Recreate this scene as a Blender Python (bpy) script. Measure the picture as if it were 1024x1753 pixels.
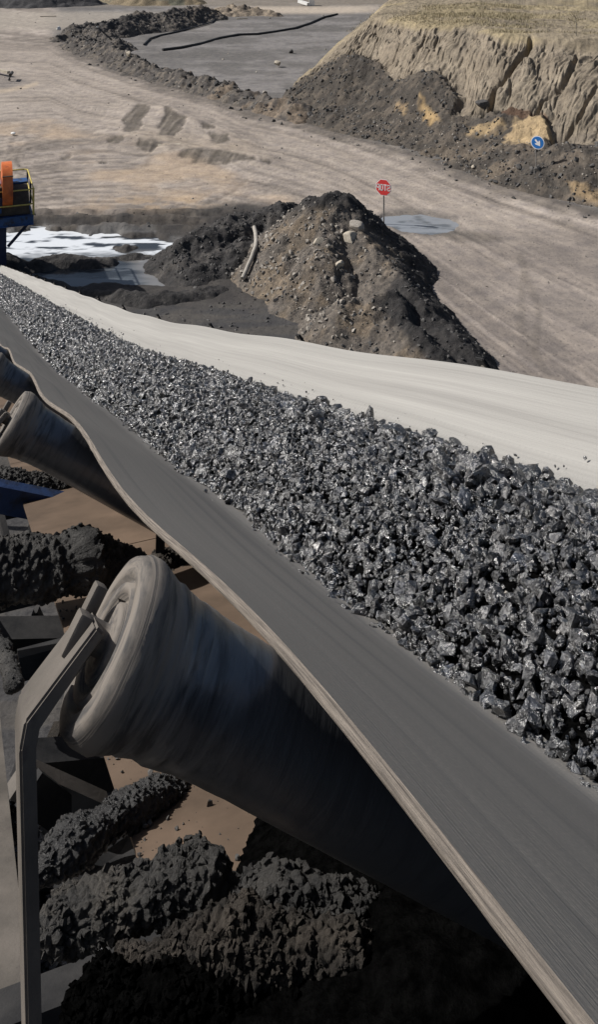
import bpy, bmesh, math, random
import numpy as np
from mathutils import Vector, Matrix

random.seed(7); rng = np.random.default_rng(7)
scene = bpy.context.scene
COL = scene.collection
for o in list(bpy.data.objects): bpy.data.objects.remove(o)

# ---------------------------------------------------------------- camera, sky, sun, exposure
CAMZ = 11.0                      # height of the walkway viewer above the quarry floor
F, CX, HY = 1600.0, 512.0, -120.0  # lens in photo pixels, centre column, horizon row
cd = bpy.data.cameras.new('camera'); cam = bpy.data.objects.new('camera', cd); COL.objects.link(cam)
cam.location = (0, 0, CAMZ); cam.rotation_euler = (math.radians(90), 0, 0)
cd.sensor_fit = 'VERTICAL'; cd.sensor_height = 36.0
cd.lens = 36.0 * F / 1753.0
cd.shift_x = 0.0; cd.shift_y = -(876.5 - HY) / 1753.0
cd.clip_start = 0.02; cd.clip_end = 5000
scene.camera = cam

SUN = Vector((-0.80, 0.13, 0.70)).normalized()
world = bpy.data.worlds.new("World"); scene.world = world; world.use_nodes = True
nt = world.node_tree; nt.nodes.clear()
sky = nt.nodes.new('ShaderNodeTexSky'); sky.sky_type = 'NISHITA'; sky.sun_disc = False
sky.sun_elevation = math.asin(SUN.z); sky.sun_rotation = math.atan2(SUN.x, SUN.y)
sky.air_density = 1.0; sky.dust_density = 2.5; sky.ozone_density = 1.0
bg = nt.nodes.new('ShaderNodeBackground'); bg.inputs['Strength'].default_value = 0.052
wo = nt.nodes.new('ShaderNodeOutputWorld')
nt.links.new(sky.outputs[0], bg.inputs[0]); nt.links.new(bg.outputs[0], wo.inputs[0])
sl = bpy.data.lights.new('sun', 'SUN'); sl.energy = 4.2; sl.angle = math.radians(0.6); sl.color = (1.0, 0.965, 0.92)
so = bpy.data.objects.new('sun', sl); COL.objects.link(so)
so.rotation_euler = SUN.to_track_quat('Z', 'Y').to_euler(); so.location = (-30, 0, 50)
scene.view_settings.view_transform = 'Standard'; scene.view_settings.look = 'None'
scene.view_settings.exposure = 0.3; scene.view_settings.gamma = 1.0
scene.view_settings.use_curve_mapping = False
scene.cycles.max_bounces = 6; scene.cycles.diffuse_bounces = 3; scene.cycles.glossy_bounces = 3

def at(px, py, d):
    """photo pixel at a known distance -> point in the world"""
    return Vector(((px - CX) / F * d, d, CAMZ - (py - HY) / F * d))
def on(px, py, z=0.0):
    """photo pixel at a known height -> point in the world"""
    d = (CAMZ - z) * F / (py - HY)
    return Vector(((px - CX) / F * d, d, z))

# ---------------------------------------------------------------- noise in numpy
def _h(ix, iy, iz, seed):
    n = (ix.astype(np.int64) * 374761393 + iy.astype(np.int64) * 668265263 + iz.astype(np.int64) * 2147483647 + seed * 1274126177) & 0xffffffff
    n = ((n ^ (n >> 13)) * 1274126177) & 0xffffffff
    n = ((n ^ (n >> 16)) * 2246822519) & 0xffffffff
    return ((n ^ (n >> 15)) & 0xffffff) / float(0xffffff)
def vn(x, y, seed=0):
    x = np.asarray(x, float); y = np.asarray(y, float)
    ix = np.floor(x); iy = np.floor(y); fx = x - ix; fy = y - iy
    fx = fx * fx * fx * (fx * (fx * 6 - 15) + 10); fy = fy * fy * fy * (fy * (fy * 6 - 15) + 10)
    z = np.zeros_like(ix)
    a = _h(ix, iy, z, seed); b = _h(ix + 1, iy, z, seed); c = _h(ix, iy + 1, z, seed); d = _h(ix + 1, iy + 1, z, seed)
    return (a + (b - a) * fx) * (1 - fy) + (c + (d - c) * fx) * fy
def fbm(x, y, seed=0, octv=4, gain=0.5):
    t = 0; amp = 1; tot = 0
    for k in range(octv):
        t = t + amp * vn(x * 2 ** k + 17.3 * k, y * 2 ** k - 9.1 * k, seed + k); tot += amp; amp *= gain
    return t / tot            # 0..1, mean .5
def worley3(P, scale, seed=0):
    Q = P * scale; B = np.floor(Q); best = np.full(len(P), 9.0)
    for i in (-1, 0, 1):
        for j in (-1, 0, 1):
            for k in (-1, 0, 1):
                C = B + np.array([i, j, k])
                o = np.stack([_h(C[:, 0], C[:, 1], C[:, 2], seed + m) for m in (1, 2, 3)], 1)
                best = np.minimum(best, np.sum((C + o - Q) ** 2, 1))
    return np.sqrt(best)
def worley2(x, y, scale, seed=0):
    return worley3(np.stack([x, y, np.zeros_like(x) + .5 / scale], 1), scale, seed)
def sst(a, b, x):
    t = np.clip((x - a) / (b - a), 0, 1); return t * t * (3 - 2 * t)
def inpoly(x, y, poly):
    c = np.zeros(len(x), bool); n = len(poly)
    for i in range(n):
        x1, y1 = poly[i]; x2, y2 = poly[(i + 1) % n]
        if y1 == y2: continue
        m = ((y1 > y) != (y2 > y)) & (x < (x2 - x1) * (y - y1) / (y2 - y1) + x1); c ^= m
    return c
def dseg(x, y, a, b):
    ax, ay = a[:2]; bx, by = b[:2]; dx, dy = bx - ax, by - ay
    t = np.clip(((x - ax) * dx + (y - ay) * dy) / (dx * dx + dy * dy + 1e-12), 0, 1)
    return np.hypot(x - ax - t * dx, y - ay - t * dy), t
def dline(x, y, pts):
    d = np.full(len(x), 1e9)
    for a, b in zip(pts[:-1], pts[1:]): d = np.minimum(d, dseg(x, y, a, b)[0])
    return d
def sdpoly(x, y, poly):
    d = dline(x, y, list(poly) + [poly[0]]); return np.where(inpoly(x, y, poly), d, -d)   # + inside

# ---------------------------------------------------------------- mesh helpers
def mesh_np(name, V, Fc, smooth=True, mat=None, col=None, uv=None):
    me = bpy.data.meshes.new(name); V = np.asarray(V, np.float32); Fc = np.asarray(Fc, np.int32)
    k = Fc.shape[1]
    me.vertices.add(len(V)); me.vertices.foreach_set('co', V.ravel())
    me.loops.add(Fc.size); me.loops.foreach_set('vertex_index', Fc.ravel())
    me.polygons.add(len(Fc)); me.polygons.foreach_set('loop_start', np.arange(0, Fc.size, k, dtype=np.int32))
    me.polygons.foreach_set('loop_total', np.full(len(Fc), k, np.int32))
    me.polygons.foreach_set('use_smooth', np.full(len(Fc), smooth))
    me.update(calc_edges=True); me.validate()
    if col is not None:
        a = me.color_attributes.new('Col', 'FLOAT_COLOR', 'POINT')
        c = np.ones((len(V), 4), np.float32); c[:, :col.shape[1]] = col; a.data.foreach_set('color', c.ravel())
    if uv is not None:
        l = me.uv_layers.new(name='UVMap'); l.data.foreach_set('uv', uv[Fc.ravel()].astype(np.float32).ravel())
    if mat: me.materials.append(mat)
    return me
def obj(name, me, parent=None):
    o = bpy.data.objects.new(name, me); COL.objects.link(o)
    if parent: o.parent = parent
    return o
def tag(o, label=None, cat=None, group=None, kind=None):
    if label: o['label'] = label
    if cat: o['category'] = cat
    if group: o['group'] = group
    if kind: o['kind'] = kind
    return o
def empty(name, loc=(0, 0, 0), rot=None):
    o = bpy.data.objects.new(name, None); COL.objects.link(o); o.location = loc; o.empty_display_size = .1
    if rot: o.rotation_euler = rot
    return o
def grid_faces(nr, nc, wrap=False):
    c = nc if wrap else nc - 1
    i = np.arange(nr - 1)[:, None] * nc; j = np.arange(c)[None, :]; j2 = (j + 1) % nc
    return np.stack([i + j, i + j2, i + nc + j2, i + nc + j], -1).reshape(-1, 4)
class MB:
    """collects boxes and tubes into one mesh"""
    def __init__(s): s.bm = bmesh.new()
    def box(s, c, size, M=None, bev=0.0):
        r = bmesh.ops.create_cube(s.bm, size=1.0); vs = r['verts']
        T = Matrix.Translation(Vector(c)) @ (M.to_4x4() if M is not None else Matrix.Identity(4)) @ Matrix.Diagonal((size[0], size[1], size[2], 1))
        bmesh.ops.transform(s.bm, matrix=T, verts=vs)
        if bev:
            es = list({e for v in vs for e in v.link_edges}); bmesh.ops.bevel(s.bm, geom=es, offset=bev, segments=2, affect='EDGES', profile=.6)
        return s
    def bar(s, a, b, w, h, bev=0.0, up=(0, 0, 1)):
        a = Vector(a); b = Vector(b); d = (b - a); L = d.length; d.normalize()
        x = d.cross(Vector(up)); x = x.normalized() if x.length > 1e-4 else Vector((1, 0, 0)); z = x.cross(d)
        M = Matrix((x, d, z)).transposed(); return s.box((a + b) / 2, (w, L, h), M, bev)
    def tube(s, pts, r, n=8, cap=True):
        rings = []; pts = [Vector(p) for p in pts]
        for i, p in enumerate(pts):
            d = (pts[min(i + 1, len(pts) - 1)] - pts[max(i - 1, 0)]).normalized()
            x = d.cross(Vector((0, 0, 1))); x = x.normalized() if x.length > 1e-3 else Vector((1, 0, 0)); y = x.cross(d)
            rr = r[i] if isinstance(r, (list, tuple)) else r
            rings.append([s.bm.verts.new(p + (x * math.cos(t) + y * math.sin(t)) * rr) for t in [2 * math.pi * k / n for k in range(n)]])
        for A, B in zip(rings[:-1], rings[1:]):
            for k in range(n): s.bm.faces.new((A[k], A[(k + 1) % n], B[(k + 1) % n], B[k]))
        if cap: s.bm.faces.new(rings[0][::-1]); s.bm.faces.new(rings[-1])
        return s
    def prism(s, poly, a, b):
        """polygon of 3D points extruded by vector b-a"""
        off = Vector(b) - Vector(a); A = [s.bm.verts.new(Vector(p)) for p in poly]; B = [s.bm.verts.new(Vector(p) + off) for p in poly]
        n = len(poly); s.bm.faces.new(A[::-1]); s.bm.faces.new(B)
        for k in range(n): s.bm.faces.new((A[k], A[(k + 1) % n], B[(k + 1) % n], B[k]))
        return s
    def mesh(s, name, mat, smooth=False):
        bmesh.ops.recalc_face_normals(s.bm, faces=s.bm.faces); me = bpy.data.meshes.new(name); s.bm.to_mesh(me); s.bm.free()
        if mat: me.materials.append(mat)
        if smooth:
            me.polygons.foreach_set('use_smooth', [True] * len(me.polygons)); me.set_sharp_from_angle(angle=math.radians(40))
        return me
    def build(s, name, mat, parent=None, smooth=False): return obj(name, s.mesh(name, mat, smooth), parent)

# ---------------------------------------------------------------- materials
def newmat(name):
    m = bpy.data.materials.new(name); m.use_nodes = True; n = m.node_tree.nodes; b = n['Principled BSDF']
    return m, m.node_tree, b
def rgb(c): return (c[0], c[1], c[2], 1.0)
def N(t, typ, **kw):
    n = t.nodes.new(typ)
    for k, v in kw.items():
        if k in ('inputs',):
            for kk, vv in v.items(): n.inputs[kk].default_value = vv
        else: setattr(n, k, v)
    return n
def noise_mat(name, ca, cb, scale=8, rough=.8, bump=.3, bscale=None, metallic=0, spec=.4, attr=False, stretch=None, contrast=(.35, .65),
              cc=None, ccscale=2, ccrange=(.5, .62), bdist=.02, coords='Object', rough2=None, ior=None):
    m, t, b = newmat(name); L = t.links
    tc = N(t, 'ShaderNodeTexCoord'); src = tc.outputs[coords]
    if stretch:
        mp = N(t, 'ShaderNodeMapping'); mp.inputs['Scale'].default_value = stretch; L.new(src, mp.inputs[0]); src = mp.outputs[0]
    n1 = N(t, 'ShaderNodeTexNoise', inputs={'Scale': scale, 'Detail': 8, 'Roughness': .62}); L.new(src, n1.inputs['Vector'])
    r = N(t, 'ShaderNodeMapRange', inputs={'From Min': contrast[0], 'From Max': contrast[1]}); L.new(n1.outputs[0], r.inputs[0])
    mx = N(t, 'ShaderNodeMix', data_type='RGBA'); mx.inputs[6].default_value = rgb(ca); mx.inputs[7].default_value = rgb(cb); L.new(r.outputs[0], mx.inputs[0])
    out = mx.outputs[2]
    if cc:
        n3 = N(t, 'ShaderNodeTexNoise', inputs={'Scale': ccscale, 'Detail': 6, 'Roughness': .6}); L.new(src, n3.inputs['Vector'])
        r3 = N(t, 'ShaderNodeMapRange', inputs={'From Min': ccrange[0], 'From Max': ccrange[1]}); L.new(n3.outputs[0], r3.inputs[0])
        m3 = N(t, 'ShaderNodeMix', data_type='RGBA'); m3.inputs[7].default_value = rgb(cc); L.new(out, m3.inputs[6]); L.new(r3.outputs[0], m3.inputs[0]); out = m3.outputs[2]
    if attr:
        at_ = N(t, 'ShaderNodeAttribute', attribute_name='Col')
        m2 = N(t, 'ShaderNodeMix', data_type='RGBA', blend_type='MULTIPLY'); m2.inputs[0].default_value = 1
        L.new(at_.outputs[0], m2.inputs[6]); L.new(out, m2.inputs[7]); out = m2.outputs[2]
    L.new(out, b.inputs['Base Color']); b.inputs['Roughness'].default_value = rough; b.inputs['Metallic'].default_value = metallic
    if rough2 is not None:
        rr = N(t, 'ShaderNodeMapRange', inputs={'From Min': .35, 'From Max': .65, 'To Min': rough, 'To Max': rough2}); L.new(n1.outputs[0], rr.inputs[0]); L.new(rr.outputs[0], b.inputs['Roughness'])
    b.inputs['Specular IOR Level'].default_value = spec
    if ior: b.inputs['IOR'].default_value = ior
    if bump:
        n2 = N(t, 'ShaderNodeTexNoise', inputs={'Scale': bscale or scale * 3, 'Detail': 8, 'Roughness': .7}); L.new(src, n2.inputs['Vector'])
        bp = N(t, 'ShaderNodeBump', inputs={'Strength': bump, 'Distance': bdist}); L.new(n2.outputs[0], bp.inputs['Height']); L.new(bp.outputs[0], b.inputs['Normal'])
    return m
M_ground = noise_mat('dusty_ground', (.78, .78, .80), (1.16, 1.14, 1.1), scale=1.6, bscale=5, bump=.55, bdist=.07, rough=.95, spec=.15, attr=True, cc=(.6, .6, .62), ccscale=8, ccrange=(.56, .68))
M_earth = noise_mat('loose_earth', (.6, .6, .62), (1.35, 1.3, 1.25), scale=6, bscale=14, bump=.8, bdist=.07, rough=.92, spec=.25, attr=True, cc=(1.9, 1.8, 1.65), ccscale=9, ccrange=(.60, .70))
M_gully = noise_mat('eroded_bank', (.78, .77, .76), (1.2, 1.18, 1.12), scale=3, bscale=8, bump=.6, bdist=.1, rough=.95, spec=.1, attr=True, cc=(.6, .58, .55), ccscale=7, ccrange=(.56, .68))
M_stone = noise_mat('stone', (.20, .18, .155), (.36, .33, .29), scale=5, bscale=14, bump=.5, rough=.9, spec=.3)
M_palestone = noise_mat('pale_stone', (.33, .29, .23), (.5, .45, .37), scale=4, bscale=14, bump=.5, rough=.9, spec=.3)
M_darkstone = noise_mat('dark_stone', (.035, .034, .033), (.10, .095, .09), scale=6, bscale=14, bump=.5, rough=.7, spec=.4)
def coal_material():
    m, t, b = newmat('coal'); L = t.links
    geo = N(t, 'ShaderNodeNewGeometry'); tc = N(t, 'ShaderNodeTexCoord'); pos = geo.outputs['Position']
    def vor(sc):
        v = N(t, 'ShaderNodeTexVoronoi', inputs={'Scale': sc, 'Randomness': 1.0}); nz = N(t, 'ShaderNodeTexNoise', inputs={'Scale': sc * .7, 'Detail': 3})
        L.new(pos, nz.inputs['Vector']); mx = N(t, 'ShaderNodeMix', data_type='VECTOR'); mx.inputs[0].default_value = .025; L.new(pos, mx.inputs[4]); L.new(nz.outputs['Color'], mx.inputs[5]); L.new(mx.outputs[1], v.inputs['Vector']); return v
    def off(v, k):
        a = N(t, 'ShaderNodeVectorMath', operation='SUBTRACT'); a.inputs[1].default_value = (.5, .5, .5); L.new(v.outputs['Color'], a.inputs[0])
        c = N(t, 'ShaderNodeVectorMath', operation='SCALE'); c.inputs['Scale'].default_value = k; L.new(a.outputs[0], c.inputs[0]); return c.outputs[0]
    v1, v2 = vor(110), vor(330)
    s1 = N(t, 'ShaderNodeVectorMath', operation='ADD'); L.new(off(v1, .75), s1.inputs[0]); L.new(off(v2, .8), s1.inputs[1])
    n0 = N(t, 'ShaderNodeTexNoise', inputs={'Scale': 170, 'Detail': 6, 'Roughness': .7}); L.new(pos, n0.inputs['Vector'])
    bp = N(t, 'ShaderNodeBump', inputs={'Strength': .8, 'Distance': .004}); L.new(n0.outputs[0], bp.inputs['Height'])
    s2 = N(t, 'ShaderNodeVectorMath', operation='ADD'); L.new(bp.outputs[0], s2.inputs[0]); L.new(s1.outputs[0], s2.inputs[1])
    nn = N(t, 'ShaderNodeVectorMath', operation='NORMALIZE'); L.new(s2.outputs[0], nn.inputs[0]); L.new(nn.outputs[0], b.inputs['Normal'])
    at_ = N(t, 'ShaderNodeAttribute', attribute_name='Col')
    n1 = N(t, 'ShaderNodeTexNoise', inputs={'Scale': 24, 'Detail': 6, 'Roughness': .6}); L.new(pos, n1.inputs['Vector'])
    r = N(t, 'ShaderNodeMapRange', inputs={'From Min': .56, 'From Max': .74}); L.new(n1.outputs[0], r.inputs[0])
    mx = N(t, 'ShaderNodeMix', data_type='RGBA'); mx.inputs[6].default_value = (.008, .009, .0115, 1); mx.inputs[7].default_value = (.11, .104, .097, 1); L.new(r.outputs[0], mx.inputs[0])
    m2 = N(t, 'ShaderNodeMix', data_type='RGBA', blend_type='MULTIPLY'); m2.inputs[0].default_value = 1; L.new(mx.outputs[2], m2.inputs[6]); L.new(at_.outputs[0], m2.inputs[7]); L.new(m2.outputs[2], b.inputs['Base Color'])
    sp = N(t, 'ShaderNodeSeparateXYZ'); L.new(v1.outputs['Color'], sp.inputs[0]); rr = N(t, 'ShaderNodeMapRange', inputs={'To Min': .18, 'To Max': .50}); L.new(sp.outputs[0], rr.inputs[0]); L.new(rr.outputs[0], b.inputs['Roughness'])
    b.inputs['IOR'].default_value = 2.1; b.inputs['Specular IOR Level'].default_value = .6
    return m
M_coal = coal_material()
M_coalshade = noise_mat('coal_fines_shade', (.001, .001, .001), (.005, .005, .005), scale=60, bscale=120, bump=1, bdist=.01, rough=1.0, spec=.0)  # coal fines on the belt, and the painted shade beneath it
M_mud = noise_mat('caked_mud', (.012, .0115, .011), (.045, .042, .038), scale=25, bscale=230, bump=1.0, bdist=.006, rough=.75, rough2=.5, spec=.5, cc=(.075, .065, .052), ccscale=9, ccrange=(.55, .75))
M_mudgloss = noise_mat('wet_coal_mud', (.008, .008, .009), (.035, .034, .033), scale=25, bscale=230, bump=1.0, bdist=.007, rough=.3, rough2=.6, spec=.8, cc=(.09, .08, .07), ccscale=9, ccrange=(.6, .75))
M_mudbrown = noise_mat('caked_brown_mud', (.016, .014, .012), (.055, .046, .037), scale=25, bscale=230, bump=1.0, bdist=.006, rough=.85, spec=.3)
M_frame = noise_mat('dusty_steel', (.065, .058, .05), (.125, .11, .095), scale=9, bscale=150, bump=.35, bdist=.002, rough=.7, spec=.4, cc=(.07, .06, .055), ccscale=40, ccrange=(.62, .7))
M_darksteel = noise_mat('dark_steel', (.012, .0125, .014), (.038, .037, .037), scale=10, bscale=90, bump=.4, bdist=.003, rough=.85, spec=.2)
M_deck = noise_mat('rusty_deck_sheet', (.085, .060, .042), (.15, .105, .074), scale=5, bscale=60, bump=.15, bdist=.002, rough=.75, spec=.3, cc=(.12, .085, .06), ccscale=3, ccrange=(.55, .75))
M_blue = noise_mat('blue_paint', (.02, .06, .17), (.035, .10, .26), scale=7, bscale=30, bump=.2, rough=.5, cc=(.03, .035, .05), ccscale=5, ccrange=(.5, .62))
M_bluedark = noise_mat('shaded_blue_paint', (.012, .03, .09), (.02, .05, .14), scale=9, bscale=40, bump=.3, rough=.6, cc=(.012, .013, .018), ccscale=9, ccrange=(.45, .6))  # darker blue with the shade on the cross beam put into the colour
M_navy = noise_mat('navy_paint', (.012, .018, .05), (.02, .03, .075), scale=8, bscale=30, bump=.2, rough=.55)
M_orange = noise_mat('orange_paint', (.55, .13, .035), (.72, .20, .06), scale=4, bscale=20, bump=.1, rough=.45, cc=(.35, .09, .04), ccscale=3, ccrange=(.55, .7))
M_yellow = noise_mat('yellow_paint', (.42, .33, .07), (.62, .52, .16), scale=9, bscale=20, bump=.1, rough=.5)
M_hood = noise_mat('sooty_hood', (.045, .036, .03), (.085, .07, .055), scale=6, bscale=20, bump=.3, rough=.8)
M_pole = noise_mat('galvanised_pole', (.16, .15, .14), (.26, .25, .24), scale=9, bump=.1, rough=.6, metallic=.3)
M_hose = noise_mat('grey_hose', (.27, .25, .22), (.38, .35, .31), scale=6, bump=.2, rough=.8)
M_blackpipe = noise_mat('black_pipe', (.02, .02, .022), (.05, .05, .05), scale=6, bump=.2, rough=.6)
M_grass = noise_mat('dry_grass', (.25, .215, .14), (.36, .31, .20), scale=3, bump=0, rough=.9)
def flat(name, c, rough=.5, e=None):
    m, t, b = newmat(name); b.inputs['Base Color'].default_value = rgb(c); b.inputs['Roughness'].default_value = rough; return m
M_red = noise_mat('sign_red', (.66, .05, .05), (.74, .07, .065), scale=6, bump=0, rough=.4)
M_white = noise_mat('sign_white', (.85, .85, .85), (.9, .9, .9), scale=6, bump=0, rough=.4)
M_signblue = noise_mat('sign_blue', (.02, .17, .52), (.03, .20, .58), scale=6, bump=0, rough=.4)
M_whiteplastic = noise_mat('white_scrap', (.6, .6, .58), (.8, .8, .78), scale=6, bump=.1, rough=.6)

# belt: streaks run along the belt (UV: x across 0..1, y metres along)
def belt_material():
    m, t, b = newmat('belt_rubber'); L = t.links
    uv = N(t, 'ShaderNodeUVMap', uv_map='UVMap')
    def streak(sx, sy, det=6):
        mp = N(t, 'ShaderNodeMapping'); mp.inputs['Scale'].default_value = (sx, sy, 1); L.new(uv.outputs[0], mp.inputs[0])
        n = N(t, 'ShaderNodeTexNoise', inputs={'Scale': 1.0, 'Detail': det, 'Roughness': .65}); L.new(mp.outputs[0], n.inputs['Vector']); return n.outputs[0]
    s1 = streak(110, .5); s2 = streak(22, .25); s3 = streak(420, 1.2, 3); s4 = streak(300, 300, 3)
    cr = N(t, 'ShaderNodeValToRGB'); e = cr.color_ramp.elements
    e[0].position = .28; e[0].color = (.19, .183, .172, 1); e[1].position = .68; e[1].color = (.39, .38, .355, 1)
    ad = N(t, 'ShaderNodeMath', operation='ADD'); ml = N(t, 'ShaderNodeMath', operation='MULTIPLY'); ml.inputs[1].default_value = .30
    m2 = N(t, 'ShaderNodeMath', operation='MULTIPLY'); m2.inputs[1].default_value = .50
    L.new(s1, ml.inputs[0]); L.new(s2, m2.inputs[0]); L.new(ml.outputs[0], ad.inputs[0]); L.new(m2.outputs[0], ad.inputs[1])
    a2 = N(t, 'ShaderNodeMath', operation='MULTIPLY_ADD'); a2.inputs[1].default_value = .2; L.new(s4, a2.inputs[0]); L.new(ad.outputs[0], a2.inputs[2])
    L.new(a2.outputs[0], cr.inputs[0])
    # dark rubbed bands: left wing carries less dust than the right
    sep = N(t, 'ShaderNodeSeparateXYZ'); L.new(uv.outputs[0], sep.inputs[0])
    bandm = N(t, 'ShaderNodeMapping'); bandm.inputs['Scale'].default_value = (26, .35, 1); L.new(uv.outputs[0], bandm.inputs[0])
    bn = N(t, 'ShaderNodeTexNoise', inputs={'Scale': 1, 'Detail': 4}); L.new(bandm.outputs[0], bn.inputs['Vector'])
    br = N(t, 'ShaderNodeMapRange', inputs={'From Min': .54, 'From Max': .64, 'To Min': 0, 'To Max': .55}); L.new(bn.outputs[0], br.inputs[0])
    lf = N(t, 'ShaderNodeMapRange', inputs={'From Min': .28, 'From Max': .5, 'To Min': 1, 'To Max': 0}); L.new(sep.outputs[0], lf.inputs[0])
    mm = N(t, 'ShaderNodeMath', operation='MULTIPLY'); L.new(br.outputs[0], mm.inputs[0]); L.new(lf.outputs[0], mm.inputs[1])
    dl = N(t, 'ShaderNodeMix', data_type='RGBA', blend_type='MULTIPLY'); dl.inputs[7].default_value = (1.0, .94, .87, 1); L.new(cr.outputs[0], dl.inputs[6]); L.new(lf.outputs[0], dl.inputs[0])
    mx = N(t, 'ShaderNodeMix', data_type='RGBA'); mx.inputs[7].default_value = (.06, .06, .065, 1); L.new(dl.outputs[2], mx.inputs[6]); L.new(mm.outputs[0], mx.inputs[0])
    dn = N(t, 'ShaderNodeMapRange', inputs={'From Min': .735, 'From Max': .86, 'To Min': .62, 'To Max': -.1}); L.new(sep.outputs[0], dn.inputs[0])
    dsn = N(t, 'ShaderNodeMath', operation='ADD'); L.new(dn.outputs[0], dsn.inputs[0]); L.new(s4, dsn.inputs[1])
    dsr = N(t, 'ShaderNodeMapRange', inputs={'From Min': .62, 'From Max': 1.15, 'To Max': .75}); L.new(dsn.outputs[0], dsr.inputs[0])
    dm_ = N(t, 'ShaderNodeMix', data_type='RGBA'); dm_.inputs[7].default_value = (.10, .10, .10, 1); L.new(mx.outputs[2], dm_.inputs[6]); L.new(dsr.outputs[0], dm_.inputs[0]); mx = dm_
    L.new(mx.outputs[2], b.inputs['Base Color'])
    b.inputs['Roughness'].default_value = .62; b.inputs['Specular IOR Level'].default_value = .35
    # ribbed imprint line on the right wing + streak relief
    wv = N(t, 'ShaderNodeTexWave', wave_type='BANDS', bands_direction='Y', inputs={'Scale': 14, 'Distortion': 1.0}); L.new(uv.outputs[0], wv.inputs['Vector'])
    g1 = N(t, 'ShaderNodeMapRange', inputs={'From Min': .800, 'From Max': .806}); L.new(sep.outputs[0], g1.inputs[0])
    g2 = N(t, 'ShaderNodeMapRange', inputs={'From Min': .832, 'From Max': .838, 'To Min': 1, 'To Max': 0}); L.new(sep.outputs[0], g2.inputs[0])
    gg = N(t, 'ShaderNodeMath', operation='MULTIPLY'); L.new(g1.outputs[0], gg.inputs[0]); L.new(g2.outputs[0], gg.inputs[1])
    gw = N(t, 'ShaderNodeMath', operation='MULTIPLY'); L.new(gg.outputs[0], gw.inputs[0]); L.new(wv.outputs[0], gw.inputs[1])
    hs = N(t, 'ShaderNodeMath', operation='ADD'); L.new(gw.outputs[0], hs.inputs[0]); L.new(s3, hs.inputs[1])
    bp = N(t, 'ShaderNodeBump', inputs={'Strength': .5, 'Distance': .0020}); L.new(hs.outputs[0], bp.inputs['Height']); L.new(bp.outputs[0], b.inputs['Normal'])
    return m
M_belt = belt_material()
M_beltedge = noise_mat('frayed_belt_edge', (.085, .075, .066), (.27, .235, .20), scale=1, stretch=(100, 9, 1), bscale=2.2, bump=.8, bdist=.003, rough=.8, spec=.2, coords='UV')
def roller_material():
    m, t, b = newmat('mud_streaked_roller'); L = t.links
    uv = N(t, 'ShaderNodeUVMap', uv_map='UVMap')       # x angle (turns), y metres along
    sep = N(t, 'ShaderNodeSeparateXYZ'); L.new(uv.outputs[0], sep.inputs[0])
    mp = N(t, 'ShaderNodeMapping'); mp.inputs['Scale'].default_value = (1.6, 130, 1); L.new(uv.outputs[0], mp.inputs[0])
    n = N(t, 'ShaderNodeTexNoise', inputs={'Scale': 1, 'Detail': 7, 'Roughness': .6, 'Distortion': .25}); L.new(mp.outputs[0], n.inputs['Vector'])
    # mud amount: strong at the outer end, fading inwards
    k = N(t, 'ShaderNodeMapRange', inputs={'From Min': .0, 'From Max': .10, 'To Min': .62, 'To Max': -.20}); L.new(sep.outputs[1], k.inputs[0])
    a = N(t, 'ShaderNodeMath', operation='ADD'); L.new(k.outputs[0], a.inputs[0]); L.new(n.outputs[0], a.inputs[1])
    r = N(t, 'ShaderNodeMapRange', inputs={'From Min': .56, 'From Max': .92}); L.new(a.outputs[0], r.inputs[0])
    mx = N(t, 'ShaderNodeMix', data_type='RGBA'); mx.inputs[6].default_value = (.13, .135, .145, 1); mx.inputs[7].default_value = (.16, .14, .12, 1); L.new(r.outputs[0], mx.inputs[0])
    dk = N(t, 'ShaderNodeMapping'); dk.inputs['Scale'].default_value = (2.2, 75, 1); dk.inputs['Location'].default_value = (5, 3, 0); L.new(uv.outputs[0], dk.inputs[0])
    n2 = N(t, 'ShaderNodeTexNoise', inputs={'Scale': 1, 'Detail': 6, 'Roughness': .65, 'Distortion': .4}); L.new(dk.outputs[0], n2.inputs['Vector'])
    r2 = N(t, 'ShaderNodeMapRange', inputs={'From Min': .48, 'From Max': .62, 'To Max': .8}); L.new(n2.outputs[0], r2.inputs[0])
    kf = N(t, 'ShaderNodeMapRange', inputs={'From Min': .05, 'From Max': .15, 'To Min': 1, 'To Max': .25}); L.new(sep.outputs[1], kf.inputs[0]); km = N(t, 'ShaderNodeMath', operation='MULTIPLY'); L.new(kf.outputs[0], km.inputs[0]); L.new(r2.outputs[0], km.inputs[1])
    m2 = N(t, 'ShaderNodeMix', data_type='RGBA'); m2.inputs[7].default_value = (.028, .029, .032, 1); L.new(mx.outputs[2], m2.inputs[6]); L.new(km.outputs[0], m2.inputs[0])
    L.new(m2.outputs[2], b.inputs['Base Color'])
    mt = N(t, 'ShaderNodeMapRange', inputs={'From Min': 0, 'From Max': .7, 'To Min': .55, 'To Max': 0}); L.new(r.outputs[0], mt.inputs[0]); L.new(mt.outputs[0], b.inputs['Metallic'])
    rg = N(t, 'ShaderNodeMapRange', inputs={'To Min': .36, 'To Max': .8}); L.new(r.outputs[0], rg.inputs[0]); L.new(rg.outputs[0], b.inputs['Roughness'])
    bp = N(t, 'ShaderNodeBump', inputs={'Strength': .22, 'Distance': .003}); L.new(n2.outputs[0], bp.inputs['Height']); L.new(bp.outputs[0], b.inputs['Normal'])
    return m
M_roller = roller_material()
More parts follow.
